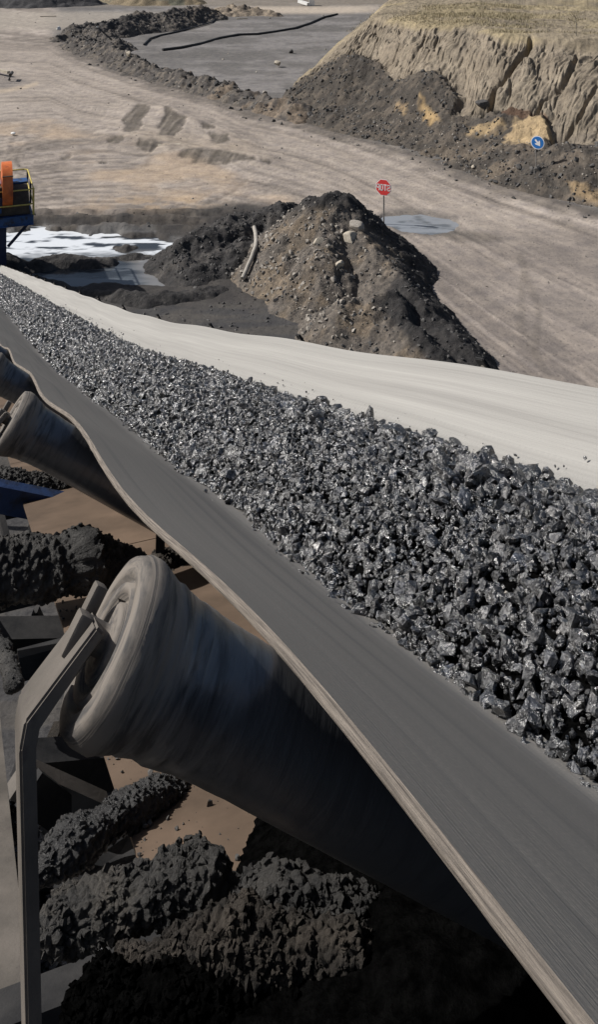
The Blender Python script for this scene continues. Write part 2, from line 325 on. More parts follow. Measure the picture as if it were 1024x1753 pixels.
def water_material(name, base, rough):
    m, t, b = newmat(name); L = t.links
    at_ = N(t, 'ShaderNodeAttribute', attribute_name='Col'); L.new(at_.outputs[0], b.inputs['Base Color'])
    b.inputs['Roughness'].default_value = rough; b.inputs['IOR'].default_value = 1.33
    tc = N(t, 'ShaderNodeTexCoord'); n = N(t, 'ShaderNodeTexNoise', inputs={'Scale': 2.5, 'Detail': 4}); L.new(tc.outputs['Object'], n.inputs['Vector'])
    bp = N(t, 'ShaderNodeBump', inputs={'Strength': .25, 'Distance': .02}); L.new(n.outputs[0], bp.inputs['Height']); L.new(bp.outputs[0], b.inputs['Normal'])
    return m
M_water = water_material('silty_water', None, .12)

# ---------------------------------------------------------------- quarry floor
def proj(V):
    d = np.maximum(V[:, 1], .5); return CX + V[:, 0] / d * F, HY + (CAMZ - V[:, 2]) / d * F
def mixc(C, mask, c):
    m = np.clip(mask, 0, 1)[:, None]; return C * (1 - m) + np.array(c)[None, :] * m
TOEX = [-900, -200, 0, 85, 130, 190, 270, 350, 420, 500, 560, 620, 700, 780, 850, 930, 1024, 1300, 2000]
TOEY = [20, 46, 54, 62, 88, 110, 140, 160, 190, 206, 222, 243, 268, 296, 320, 342, 372, 440, 640]
POND = [(-420, 400), (-100, 392), (20, 392), (62, 384), (150, 392), (215, 396), (275, 402), (318, 412), (300, 440), (296, 462), (330, 488), (270, 487), (225, 482), (150, 484), (80, 478), (45, 468), (20, 455), (-120, 470), (-420, 470)]
PUDDLE = [(648, 366), (690, 364), (740, 370), (778, 380), (782, 390), (745, 398), (700, 396), (668, 390), (640, 380)]
ribs = [(-1.3, -.40, 40), (-.40, .40, 560), (.40, 1.6, 60)]
rx = np.concatenate([np.linspace(a, b, n, endpoint=False) for a, b, n in ribs] + [[1.6, 3, 8]]); rx = np.concatenate([[-8, -3], rx])
ry = np.concatenate([np.linspace(1.5, 12, 24, endpoint=False), 1 / np.linspace(1 / 12, 1 / 160, 560), np.geomspace(165, 3000, 40)])
RX, RY = np.meshgrid(rx, ry); gx = (RX * RY).ravel(); gy = RY.ravel()
gpx = CX + gx / gy * F; gpy = HY + CAMZ * F / gy
def tracks(px, py, x, y):
    T = np.interp(px, TOEX, TOEY)
    W = np.interp(px, [-300, 0, 300, 600, 1024, 1400], [190, 150, 105, 130, 290, 400])
    c = (py - T) / W
    road = fbm(c * 46 + 3, px * .0035, 5, 3)
    c2 = py + 16 * np.sin(px / 130.) - .00012 * (px - 150) ** 2
    low = fbm(c2 * .42, px * .012, 9, 4)
    w = sst(.75, 1.25, c + .12 * (fbm(px * .01, py * .03, 3) - .5)) * sst(700, 430, px)
    return road * (1 - w) + low * w, c, w
trk, crd, wlow = tracks(gpx, gpy, gx, gy)
pond_d = sdpoly(gpx + 26 * (fbm(gx * 1.2, gy * 1.2, 41) - .5), gpy + 17 * (fbm(gx * 1.3, gy * 1.3, 42, 5) - .5), POND)
base = .10 * (fbm(gx * .12, gy * .12, 1) - .5) + .05 * (fbm(gx * 1.1, gy * 1.1, 2, 5) - .5)
gz = base + .04 * (trk - .5) * sst(150, 60, gy)
# scraped cuts in the middle of the turning area
def lump(pts, hgt, wid, sd):
    P = [on(*p) for p in pts]; d = dline(gx, gy, [(p.x, p.y) for p in P])
    return hgt * np.clip(1 - d / wid * (1 + .5 * (fbm(gx * 1.3, gy * 1.3, sd) - .5)), 0, 1) ** .8
CUTS = [[(205, 238), (218, 205), (236, 182)], [(252, 236), (268, 205), (290, 188)], [(290, 190), (322, 208), (300, 232)], [(330, 214), (372, 222), (400, 245)], [(300, 262), (352, 262), (430, 274)], [(235, 246), (275, 250)]]
CUTP = [[(236, 178), (258, 182), (250, 205), (240, 230), (214, 230), (208, 212), (222, 195)], [(280, 184), (302, 200), (326, 204), (318, 222), (300, 238), (272, 236), (270, 222), (280, 205)], [(186, 238), (200, 234), (214, 240), (205, 248), (186, 246)],
    [(235, 245), (262, 243), (280, 248), (262, 260), (238, 258)], [(340, 212), (366, 216), (368, 224), (345, 224)], [(355, 228), (390, 234), (396, 246), (372, 250), (360, 240)], [(300, 268), (325, 256), (400, 262), (436, 272), (440, 278), (385, 282), (330, 277)], [(104, 268), (120, 264), (124, 272), (106, 274)], [(168, 276), (184, 275), (183, 281), (168, 281)], [(448, 276), (470, 277), (466, 282), (450, 281)]]
cutm = np.zeros(len(gx)); cwx = gpx + 14 * (fbm(gx * 1.2, gy * 1.2, 161, 5) - .5); cwy = gpy + 9 * (fbm(gx * 1.2, gy * 1.2, 162, 5) - .5)
for Pq in CUTP: cutm = np.maximum(cutm, sst(-1.5, 2.5, sdpoly(cwx, cwy, Pq)))
gz = gz - .05 * cutm + .10 * cutm * (fbm(gpx * .18 + gpy * .12, gpy * .02, 163, 3) - .5)
for i, c in enumerate(CUTS): gz = gz + lump(c, .16, 1.6, 60 + i)
# wheel ruts in the mud strip behind the pond
rut = sst(356, 364, gpy) * sst(398, 384, gpy) * sst(500, 330, gpx)
gz = gz + rut * (.13 * np.sin(gpy * .42 + 2.5 * fbm(gx * .25, gy * .25, 79)) + .30 * (fbm(gx * 1.8, gy * 3.5, 77, 5) - .5))
gz = gz - .32 * sst(-2, 7, pond_d)
pud_d = sdpoly(gpx + 60 * (fbm(gx * .9, gy * .9, 45, 5) - .5), gpy + 14 * (fbm(gx * .9, gy * .9, 46, 5) - .5), PUDDLE)
gz = gz - .10 * sst(-3, 4, pud_d) * 1.0
# ground rises a little along the foot of the bank on the right
gz = gz + .25 * sst(.12, -.1, crd) * sst(560, 700, gpx) * sst(200, 100, gy)
n1 = fbm(gx * .25, gy * .25, 11, 4); n2 = fbm(gx * 1.4, gy * 1.4, 12, 4)
C = np.tile(np.array([[.285, .25, .22]]), (len(gx), 1))
C = C * 1.04 * (.72 + .56 * sst(.28, .72, trk))[:, None] * (.62 + .76 * n1)[:, None] * (.8 + .4 * n2)[:, None]
roadb = sst(.06, .22, crd) * sst(1.0, .78, crd); C = mixc(C, roadb * .6 * (.5 + .9 * n1), (.36, .315, .275))
rr0 = random.Random(11); trd = np.zeros(len(gx)); trl = np.zeros(len(gx))
Wd = np.interp(gpx, [-300, 0, 300, 600, 1024, 1400], [190, 150, 105, 130, 290, 400])
for k in range(26):
    c0 = rr0.uniform(.05, 1.25); x0 = rr0.uniform(-200, 800); x1 = x0 + rr0.uniform(150, 520); dr = rr0.uniform(-.00025, .00025); off = (crd - c0 - dr * (gpx - x0)) * Wd; wv_ = 1.0 + gpy / 260.
    e_ = sst(x0, x0 + 60, gpx) * sst(x1, x1 - 60, gpx); trd = np.maximum(trd, e_ * np.exp(-(off / wv_) ** 2) * rr0.uniform(.3, .9)); trl = np.maximum(trl, e_ * np.exp(-((off - 2.2 * wv_) / wv_) ** 2) * .6)
for k in range(16):
    cx0, cy0, ra_, rb_ = rr0.uniform(60, 260), rr0.uniform(200, 320), rr0.uniform(60, 330), 0; rb_ = ra_ * rr0.uniform(.18, .34); a0 = rr0.uniform(-3, 3)
    dd_ = (np.hypot((gpx - cx0) / ra_, (gpy - cy0) / rb_) - 1) * rb_; an = np.arctan2((gpy - cy0) / rb_, (gpx - cx0) / ra_); e_ = sst(.0, .4, np.cos(an - a0)) * sst(.5, .9, wlow)
    trd = np.maximum(trd, e_ * np.exp(-(dd_ / 1.3) ** 2) * rr0.uniform(.3, .9)); trl = np.maximum(trl, e_ * np.exp(-((dd_ - 2.6) / 1.2) ** 2) * .6)
trd = trd * (.6 + .8 * (fbm(gx * 3, gy * 3, 171, 3) - .2)); C = C * (1 - .48 * trd)[:, None]; C = mixc(C, trl * .35, (.42, .36, .30)); gz = gz - .03 * trd
C = mixc(C, sst(.35, .9, wlow) * sst(.40, .62, n1) * .75, (.41, .32, .235))
C = mixc(C, sst(.0, .6, 1 - np.abs(gpy - 350) / 22.) * sst(120, 200, gpx) * sst(420, 300, gpx) * sst(.4, .6, n2) * .5, (.42, .31, .20))
C = mixc(C, cutm * (.75 + .5 * (fbm(gpx * .15 + gpy * .15, gpy * .03, 164, 3) - .5)), (.085, .075, .062))
C = mixc(C, sst(30, 0, np.abs(gpy - 245 - .12 * (gpx - 300))) * sst(180, 260, gpx) * sst(480, 400, gpx) * (1 - cutm) * .5, (.36, .30, .235))
# grey yard behind the berm
T2 = np.interp(gpx, TOEX, TOEY)
yard = sst(2, -6, gpy - T2 + 8 * (n2 - .5)) * sst(70, 120, gpx)
C = mixc(C, yard, (.21, .2, .195)); C = mixc(C, yard * sst(.45, .62, fbm(gx * .35, gy * .5, 18, 5)) * .6, (.11, .105, .10)); C = mixc(C, yard * sst(.45, .6, fbm(gx * .1, gy * .25, 14)) * .6, (.12, .115, .11))
toeband = sst(26, 0, gpy - T2 + 16 * (n2 - .5)) * sst(-12, 0, gpy - T2) * sst(60, 130, gpx)
C = mixc(C, toeband * .75, (.10, .09, .08))
pale = sst(16, 24, gpy) * sst(58, 44, gpy) * sst(420, 180, gpx)
C = mixc(C, pale * .7, (.35, .315, .27))
C = mixc(C, sst(9, 3, np.abs(gpy - 17)) * sst(330, 420, gpx) * sst(700, 600, gpx) * .8, (.50, .43, .35))
C = mixc(C, sst(15, 6, gpy) * .5, (.25, .21, .16))
# grey patch at the left edge
C = mixc(C, sst(0, 12, sdpoly(gpx + 20 * (n2 - .5), gpy, [(-300, 110), (20, 122), (62, 138), (50, 148), (0, 158), (-300, 180)])) * .55, (.15, .14, .135))
C = mixc(C, sst(5, 1, dline(gpx, gpy + 3 * (n2 - .5), [(-200, 185), (0, 157), (40, 150), (62, 143)])) * .7, (.46, .38, .29))
# dark mud round the pond and under the conveyor
DM = [(-600, 366), (-40, 368), (60, 362), (280, 360), (330, 356), (420, 345), (500, 350), (560, 420), (640, 560), (700, 760), (700, 1500), (-600, 2000)]
dm = sst(-6, 10, sdpoly(gpx, gpy + 10 * (n2 - .5), DM)); C = mixc(C, dm, (.062, .058, .055))
C = mixc(C, dm * sst(505, 525, gpy) * .75, (.085, .08, .075)); C = mixc(C, dm * sst(505, 530, gpy) * sst(.5, .62, fbm(gx * .5, gy * 1.6, 31)) * .6, (.055, .056, .06))
C = mixc(C, rut * sst(.55, .4, fbm(gx * 1.5, gy * 3, 78)) * .6, (.12, .105, .09))
C = mixc(C, sst(12, 0, np.abs(pond_d)) * (gpy < 450) * sst(.45, .6, n2) * .5, (.2, .2, .2))
# road beside the heap, right
rr_ = sst(650, 760, gpx) * sst(380, 440, gpy); C = mixc(C, rr_ * .45, (.235, .205, .185))
C = mixc(C, rr_ * sst(.5, .62, fbm(crd * 9, gpx * .006, 33)) * .35, (.15, .135, .125))
C = mixc(C, sst(-4, 6, sdpoly(gpx + 30 * (n2 - .5), gpy + 6 * (n2 - .5), [(770, 392), (850, 400), (880, 412), (800, 416), (720, 400)])) * .6, (.10, .09, .08))
C = mixc(C, sst(14, 2, -pud_d) * .6, (.10, .095, .09))
for pts in ([(890, 440), (925, 520), (915, 600)], [(900, 470), (890, 560), (935, 640)]):
    C = mixc(C, sst(10, 3, dline(gpx + 20 * (n1 - .5), gpy, pts)) * .3, (.13, .115, .10))
V = np.stack([gx, gy, gz], 1)
g = obj('ground', mesh_np('ground', V, grid_faces(len(ry), len(rx)), True, M_ground, C)); tag(g, 'dusty tan quarry floor crossed by curving wheel tracks', kind='structure')

def water(name, poly, zlev, colfn, label, res=(170, 90), keepd=-26):
    W = [on(p[0], p[1], zlev) for p in poly]; xs = [p.x for p in W]; ys = [p.y for p in W]
    X, Y = np.meshgrid(np.linspace(min(xs) - 1, max(xs) + 1, res[0]), np.linspace(min(ys) - 1, max(ys) + 1, res[1])); x = X.ravel(); y = Y.ravel()
    px = CX + x / y * F; py = HY + (CAMZ - zlev) / y * F
    sd = sdpoly(px, py, poly); fc = grid_faces(res[1], res[0]); keep = (sd[fc] > keepd).any(1)
    used = np.unique(fc[keep]); mp = np.full(len(x), -1); mp[used] = np.arange(len(used))
    Vw = np.stack([x, y, np.full(len(x), zlev)], 1)[used]; c = colfn(px, py, x, y)[used]
    return tag(obj(name, mesh_np(name, Vw, mp[fc[keep]], True, M_water, c)), label, kind='structure')
def pondcol(px, py, x, y):
    n = fbm(x * .7, y * 2.6, 51, 5); n2 = fbm(x * 2, y * 5, 52, 4)
    c = np.tile(np.array([[.035, .04, .046]]), (len(x), 1))
    c = mixc(c, sst(.47, .60, n) * sst(440, 470, py) * .5, (.16, .18, .20))
    c = mixc(c, sst(205, 240, px + 30 * (n - .5) - (py - 440) * .6) * sst(424, 434, py) * .8, (.22, .215, .21))
    w = sst(446, 428, py + 18 * (n2 - .5)) * sst(.40, .54, n + .42 * (n2 - .5) + .12 * sst(300, 60, px))
    return mixc(c, w, (.72, .75, .78))
water('pond_water', POND, -.14, pondcol, 'silty pond with a bright white film beside the blue machine', (260, 140))
def pudcol(px, py, x, y):
    n = fbm(x * 1.5, y * 3, 55, 5)
    return mixc(np.tile(np.array([[.13, .14, .15]]), (len(x), 1)), sst(.36, .66, n + .22 * sst(400, 370, py)), (.25, .265, .285))
water('puddle_water', PUDDLE, -.055, pudcol, 'pale shallow puddle beside the red stop sign')
water('seep_water', [(512, 566), (528, 568), (545, 574), (540, 580), (524, 578)], .035, lambda px, py, x, y: np.tile(np.array([[.45, .48, .5]]), (len(x), 1)), 'small bright seep at the foot of the spoil heap', (80, 50), -.3)

# ---------------------------------------------------------------- heaps
def heap(name, ridges, slope, colfn, label, res=.06, rough=.22, seed=1, cat='heap', mat=None, kind=None, stretch=1.0, wl=(1.2, 3.5), ridgepow=1.0, warp=.6):
    pts = [[on(*p) for p in r] for r in ridges]; al = [p for r in pts for p in r]
    mg = max(p.z for p in al) / slope + 1.0
    x0, x1 = min(p.x for p in al) - mg, max(p.x for p in al) + mg; y0, y1 = min(p.y for p in al) - mg, max(p.y for p in al) + mg
    nx = int((x1 - x0) / res); ny = int((y1 - y0) / res / stretch)
    X, Y = np.meshgrid(np.linspace(x0, x1, nx), np.linspace(y0, y1, ny)); x = X.ravel(); y = Y.ravel()
    wx = x + warp * (fbm(x * .9, y * .9, seed + 1) - .5); wy = y + warp * (fbm(x * .9, y * .9, seed + 2) - .5)
    h = np.full(len(x), -9.0)
    for r in pts:
        for a, b in zip(r[:-1], r[1:]):
            d, t = dseg(wx, wy, a, b); hk = a.z + (b.z - a.z) * t - slope * (np.sqrt(d * d + .06) - .2)
            h = np.maximum(h, hk)
    amp = np.clip((h + .2) / 1.0, .25, 1)
    wv = worley2(x, y, wl[0], seed + 5); wv2 = worley2(x, y, wl[1], seed + 6)
    z = h + amp * rough * (1.3 * (fbm(x * 1.1, y * 1.1, seed + 3, 5) - .5) + .45 * (.5 - wv) + .28 * (.5 - wv2) + .9 * (fbm(x * 3.2, y * 3.2, seed + 7, 4) - .5)) + .09 * (fbm(x * 8, y * 8, seed + 9, 3) - .5)
    z = np.where(z > -.12, z, np.maximum(z, -.35))
    fc = grid_faces(ny, nx); keep = (z[fc] > -.16).any(1); used = np.unique(fc[keep]); mp = np.full(len(x), -1); mp[used] = np.arange(len(used))
    Vh = np.stack([x, y, z], 1)[used]; px, py = proj(Vh)
    c = colfn(px, py, Vh)
    o = obj(name, mesh_np(name, Vh, mp[fc[keep]], True, mat or M_earth, c)); tag(o, label, cat if kind is None else None, kind=kind)
    return o, Vh
def pilecol(px, py, V):
    n = fbm(V[:, 0] * 1.3, V[:, 1] * 1.3, 21, 5); n2 = fbm(V[:, 0] * 4, V[:, 1] * 4, 22, 4)
    c = np.tile(np.array([[.125, .112, .098]]), (len(V), 1))
    c = mixc(c, sst(.48, .62, n) * .7, (.18, .145, .105)); c = mixc(c, sst(.52, .66, n2) * .5, (.075, .068, .06))
    c = mixc(c, sst(540, 470, px) * sst(400, 440, py) * sst(.4, .55, n) * .45, (.175, .145, .11))
    top = sst(10, -10, sdpoly(px + 14 * (n2 - .5), py + 14 * (n2 - .5), [(500, 362), (560, 358), (590, 345), (612, 370), (640, 395), (700, 450), (640, 520), (900, 800), (450, 900), (380, 500), (440, 400)])) 
    return mixc(c, top, (.035, .034, .034))
spoil, spV = heap('spoil_heap', [[(568, 322, 2.62), (590, 350, 2.15), (622, 402, 1.6), (664, 450, 1.2), (718, 512, .95), (778, 574, .7), (836, 634, .35)],
    [(568, 322, 2.62), (525, 360, 1.75), (490, 396, .95), (470, 425, .45)], [(568, 350, 2.2), (556, 430, 1.4), (545, 490, .7)], [(600, 505, 1.1), (668, 500, 1.2), (710, 562, .8), (760, 610, .5)]],
    .82, pilecol, 'tall grey brown spoil heap with a black coal cap', res=.05, rough=.28, seed=100, warp=.25)
def darkcol(px, py, V):
    n = fbm(V[:, 0] * 1.6, V[:, 1] * 1.6, 25, 5); c = np.tile(np.array([[.042, .041, .041]]), (len(V), 1))
    return mixc(c, sst(.52, .68, n) * .6, (.09, .085, .08))
mudm, mmV = heap('mud_heap', [[(318, 408, .75), (352, 388, 1.0), (400, 368, 1.1), (440, 358, 1.1), (474, 349, 1.3), (488, 354, 1.15)], [(340, 410, .7), (390, 430, .6), (420, 400, .9)], [(300, 430, .4), (330, 452, .45), (372, 450, .3)]],
    .75, darkcol, 'black wet mud heap beside the pond and the grey hose', res=.05, rough=.34, seed=130)
heap('mud_bank', [[(44, 446, .12), (70, 436, .24), (112, 432, .26), (150, 438, .16), (186, 438, .10)]], 1.0, darkcol, 'low black mud island between the white film and dark water', res=.05, rough=.22, seed=140, warp=.4)
heap('mud_bank', [[(196, 438, -.02), (230, 433, .03), (262, 436, -.05)]], .9, darkcol, 'thin mud spit in the pond reaching towards the mud heap', res=.05, rough=.2, seed=141, warp=.4)
heap('mud_bank', [[(130, 492, .05), (200, 495, .22), (250, 499, .34), (300, 497, .28), (350, 492, .2), (386, 490, .1)]], 1.0, darkcol, 'long ragged black mud ridge along the near shore of the pond', res=.05, rough=.32, seed=142, warp=.5)
heap('mud_bank', [[(30, 484, .1), (70, 488, .2), (108, 494, .12)]], 1.0, darkcol, 'short black mud ridge just behind the far conveyor belt', res=.05, rough=.25, seed=143, warp=.4)
heap('mud_bank', [[(-60, 440, .3), (-20, 436, .5), (14, 432, .45), (30, 440, .25)]], .8, darkcol, 'black mud lump around the foot of the blue machine column', res=.05, rough=.3, seed=144, warp=.4)
heap('mud_bank', [[(200, 420, -.06), (214, 417, .05), (226, 420, -.04)]], .9, darkcol, 'tiny mud islet standing in the white film', res=.05, rough=.15, seed=145, warp=.3)
def bermcol(px, py, V):
    n = fbm(V[:, 0] * .8, V[:, 1] * .8, 27, 5); n2 = fbm(V[:, 0] * 3, V[:, 1] * 3, 28, 4); c = np.tile(np.array([[.075, .07, .066]]), (len(V), 1))
    c = mixc(c, sst(.5, .64, n2) * .6, (.17, .15, .125)); c = mixc(c, sst(60, 36, py) * sst(240, 190, px) * .7, (.05, .05, .052))
    return mixc(c, sst(300, 400, px) * sst(.45, .6, n) * .6, (.21, .165, .12))
heap('earth_berm', [[(100, 62, .5), (125, 44, 1.3), (150, 38, 1.5), (195, 34, 1.6)], [(195, 34, 1.6), (240, 20, 2.0), (275, 24, 1.7), (300, 14, 1.8), (352, 10, 1.6)],
    [(130, 62, .9), (190, 78, 1.0), (250, 108, .8), (300, 122, .75), (360, 136, .8), (420, 154, .7), (470, 165, .9), (520, 178, .8)], [(150, 40, 1.4), (200, 70, .9)]],
    .62, bermcol, 'long dark rubble berm curving between haul road and grey yard', res=.11, rough=.5, seed=150, wl=(.7, 2.0), warp=1.5)
heap('earth_berm', [[(375, 14, .4), (400, 8, 1.3), (430, 12, 1.0), (470, 20, .5)]], .5, lambda px, py, V: mixc(np.tile(np.array([[.26, .22, .17]]), (len(V), 1)), sst(.5, .6, fbm(V[:, 0], V[:, 1], 29)), (.13, .11, .09)),
    'small tan rubble heap at the top of the yard', res=.16, rough=.5, seed=151, wl=(.7, 2.0), warp=1.5)
heap('coal_stockpile', [[(-120, -8, 1.2), (0, -6, 1.4), (60, -4, 1.3), (150, -6, 1.2)]], .5, lambda px, py, V: np.tile(np.array([[.05, .05, .053]]), (len(V), 1)),
    'distant dark stockpile behind the pale road at top left', res=.3, rough=.5, seed=152, wl=(.5, 1.2), warp=1.5)
heap('earth_berm', [[(170, -8, 1.0), (240, -5, 1.1), (320, -10, 1.4)]], .5, lambda px, py, V: mixc(np.tile(np.array([[.2, .165, .11]]), (len(V), 1)), sst(.5, .6, fbm(V[:, 0] * .5, V[:, 1] * .5, 29)), (.12, .12, .09)),
    'distant brown earth bank right of the dark stockpile', res=.3, rough=.5, seed=153, wl=(.5, 1.2), warp=1.5)

# ---------------------------------------------------------------- the eroded hillside on the right
def hillside():
    toe = [(455, 200, -.1), (500, 207, -.1), (560, 224, -.1), (620, 245, -.1), (700, 270, -.1), (780, 300, -.1), (850, 325, -.1), (930, 345, -.1), (1024, 372, -.1), (1300, 440, -.1), (2000, 640, -.1)]
    top = [(500, 150, .9), (525, 124, 2.1), (560, 90, 3.3), (600, 60, 4.5), (640, 33, 5.45), (700, 38, 5.6), (800, 44, 5.7), (860, 60, 5.5), (912, 68, 5.37), (1024, 78, 5.3), (1300, 100, 5.3), (2000, 160, 5.4)]
    # same parameter count: resample both by normalised arc length in pixel columns
    def res(P, n):
        W = np.array([on(*p)[:] for p in P]); s = np.concatenate([[0], np.cumsum(np.linalg.norm(np.diff(W[:, :2], axis=0), axis=1))]); s /= s[-1]
        return s, W
    keys_t = [0, 2, 3, 4, 5, 6, 7, 8, 8, 9, 10]; na = 1150
    A = np.linspace(0, 1, na)
    # hand-paired stations
    pair = [(455, 200, 500, 150, .9), (480, 203, 525, 124, 2.1), (520, 212, 560, 90, 3.3), (565, 226, 600, 60, 4.5), (610, 241, 640, 33, 5.45), (680, 264, 710, 39, 5.6), (780, 300, 800, 44, 5.7), (850, 325, 860, 60, 5.5), (920, 343, 912, 68, 5.37), (1024, 372, 1024, 78, 5.3), (1300, 440, 1300, 100, 5.3), (1900, 600, 2000, 160, 5.4)]
    TW = np.array([on(a, b, -.1)[:] for a, b, c, d, z in pair]); UW = np.array([on(c, d, z)[:] for a, b, c, d, z in pair])
    k = np.array([0, .04, .09, .16, .23, .34, .48, .58, .68, .80, .92, 1.0])
    T = np.stack([np.interp(A, k, TW[:, i]) for i in range(3)], 1); U = np.stack([np.interp(A, k, UW[:, i]) for i in range(3)], 1)
    for _ in range(60):
        T[1:-1] = (T[:-2] + T[2:] + 2 * T[1:-1]) / 4; U[1:-1] = (U[:-2] + U[2:] + 2 * U[1:-1]) / 4
    sf = np.concatenate([np.linspace(-.06, 1, 300), np.linspace(1.006, 2.6, 150), np.linspace(2.8, 9, 20)])
    S, AA = np.meshgrid(sf, np.arange(na)); s = S.ravel(); ai = AA.ravel(); a = A[ai]
    t = T[ai]; u = U[ai]; dirv = (u - t)[:, :2]; ln = np.linalg.norm(dirv, axis=1); dn = dirv / ln[:, None]
    run = np.where(s <= 1, s * ln, ln + (s - 1) * 11)
    x = t[:, 0] + dn[:, 0] * run; y = t[:, 1] + dn[:, 1] * run
    Hh = u[:, 2]
    f = np.interp(s, [-.06, 0, .12, .30, .5, .8, .95, 1.0, 1.15], [-.05, 0, .07, .22, .46, .84, .975, 1.0, 1.02])
    z = Hh * f + np.where(s > 1.1, (s - 1.1) * .22, 0)
    arc = np.concatenate([[0], np.cumsum(np.linalg.norm(np.diff((T + U)[:, :2] / 2, axis=0), axis=1))])[ai]
    # rain gullies: ridged noise along the slope, drifting sideways as they run down
    q = arc - 4.4 * s + 1.1 * (fbm(arc * .35, s * 2.2, 61) - .5)
    def ridged(f_, sd, ys): return 1 - np.abs(2 * fbm(q * f_, s * ys, sd, 2) - 1)
    q = q + .5 * (fbm(arc * .9, s * 5, 60, 3) - .5); gz_ = (.16 * ridged(.6, 62, 2.2) ** 3 + .16 * ridged(1.5, 64, 5) ** 2 + .15 * ridged(3.0, 66, 9.0) ** 1.5 + .09 * ridged(6.2, 68, 16)) * (.5 + fbm(arc * .5, s * 3, 59, 3))
    g_up = sst(.30, .45, s) * sst(1.06, .97, s)
    V = np.stack([x, y, z], 1)
    px, py = proj(V)
    n = fbm(x * .8, y * .8 + z, 71, 5); n2 = fbm(x * 2.5, y * 2.5 + z * 2, 72, 5)
    slump = np.maximum.reduce([sst(-4, 14, sdpoly(px + 16 * (n2 - .5), py + 16 * (n2 - .5), P)) for P in
        ([(440, 150), (500, 140), (522, 125), (560, 104), (610, 96), (650, 102), (676, 132), (700, 126), (740, 124), (770, 140), (786, 168), (782, 205), (790, 330), (600, 260), (440, 220)],
         [(770, 200), (800, 190), (835, 182), (880, 178), (940, 190), (950, 225), (975, 262), (1024, 238), (1100, 230), (1300, 240), (1400, 520), (700, 330)])])
    gul = g_up * (1 - .85 * slump)
    z = z - gul * gz_ * 1.15
    # deep washed-out channels
    for pts, wdt, dep in (([(908, 68), (885, 92), (868, 118), (850, 140), (838, 176)], 7, .75), ([(990, 80), (965, 130), (930, 160), (912, 196)], 6, .28), ([(1024, 130), (1000, 175), (965, 225)], 6, .25)):
        d = dline(px + 8 * (n - .5), py, pts); z = z - dep * sst(wdt, 1, d)
    z = z + slump * (.55 * (fbm(x * .7, y * .7, 73, 5) - .45) + .30 * (.5 - worley2(x, y, .9, 74)) + .12 * (.5 - worley2(x, y, 2.6, 75))) * sst(-.03, .1, s)
    # lumps of the slump that stand proud
    for cx_, cy_, rx_, ry_, hh in ((600, 120, 46, 26, .55), (735, 160, 48, 36, .8), (560, 150, 40, 24, .4), (960, 300, 90, 34, .75), (850, 262, 40, 18, .3), (1060, 270, 60, 40, .5)):
        z = z + hh * np.exp(-((px - cx_) / rx_) ** 2 - ((py - cy_) / ry_) ** 2)
    z = z - .6 * np.exp(-((px - 955) / 26) ** 2 - ((py - 235) / 22) ** 2)
    # overhang shadow pocket
    z = z - .35 * sst(8, 0, dline(px, py, [(822, 183), (858, 182)]))
    top_ = sst(.98, 1.04, s)
    z = z + top_ * (.35 * (fbm(x * .22 + y * .1, y * .9, 81, 4) - .5) + .16 * (fbm(x * 2, y * 2, 82, 4) - .5)) - .12 * sst(.9, 1.0, s) * sst(1.1, 1.0, s) * fbm(arc * 1.5, s, 83)
    z = z + .05 * (fbm(x * 6, y * 6, 84, 3) - .5)
    V[:, 2] = z
    C = np.tile(np.array([[.235, .203, .163]]), (len(V), 1)) * (.66 + .68 * n)[:, None]
    C = mixc(C, gul * sst(.55, .95, ridged(.95, 62, 1.6)) * .25, (.17, .14, .11))
    C = mixc(C, slump, (.068, .062, .057)); C = mixc(C, sst(.2, .45, s) * sst(.62, .42, s) * sst(.45, .6, n) * (1 - slump) * .6, (.13, .115, .1)); C = mixc(C, slump * sst(.48, .62, n2) * .6, (.13, .112, .095)); C = mixc(C, slump * sst(.50, .62, n) * sst(220, 290, py) * .5, (.19, .155, .12))
    C = mixc(C, sst(840, 900, px) * sst(250, 300, py) * sst(.40, .6, n) * .6, (.145, .125, .108))
    for poly, cc, am in (([(905, 196), (938, 205), (945, 222), (926, 240), (905, 254), (880, 252), (862, 248), (878, 222)], (.44, .335, .205), 1), ([(800, 216), (850, 208), (866, 216), (840, 232), (805, 232)], (.36, .27, .16), .85),
                         ([(718, 180), (728, 192), (748, 206), (752, 216), (735, 216), (722, 200)], (.42, .30, .16), .9), ([(684, 184), (694, 186), (690, 202), (683, 198)], (.34, .25, .15), .8),
                         ([(975, 330), (1024, 336), (1100, 350), (1100, 368), (1024, 354), (985, 344)], (.33, .24, .14), .7)):
        C = mixc(C, sst(-6, 4, sdpoly(px + 22 * (n2 - .5), py + 14 * (n2 - .5), poly)) * am * (.7 + .3 * n), cc)
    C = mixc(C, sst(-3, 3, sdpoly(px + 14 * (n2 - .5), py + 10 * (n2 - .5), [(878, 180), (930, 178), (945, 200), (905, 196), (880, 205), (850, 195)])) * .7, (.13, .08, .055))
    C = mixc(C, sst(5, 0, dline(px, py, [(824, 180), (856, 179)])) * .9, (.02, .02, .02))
    C = mixc(C, top_, (.26, .222, .168)); C = mixc(C, top_ * sst(.50, .62, fbm(x * .15, y * .9, 85, 4)) * .7, (.17, .145, .11))
    C = mixc(C, top_ * sst(.48, .60, fbm(x * .2, y * .5, 86, 4)) * .45, (.36, .30, .18))
    o = obj('hillside', mesh_np('hillside', V, grid_faces(na, len(sf))[:, ::-1], True, M_gully, C)); tag(o, 'high eroded bank cut by rain gullies beside the haul road', kind='structure')
    return V, s, top_, slump
hV, hS, hTop, hSl = hillside()

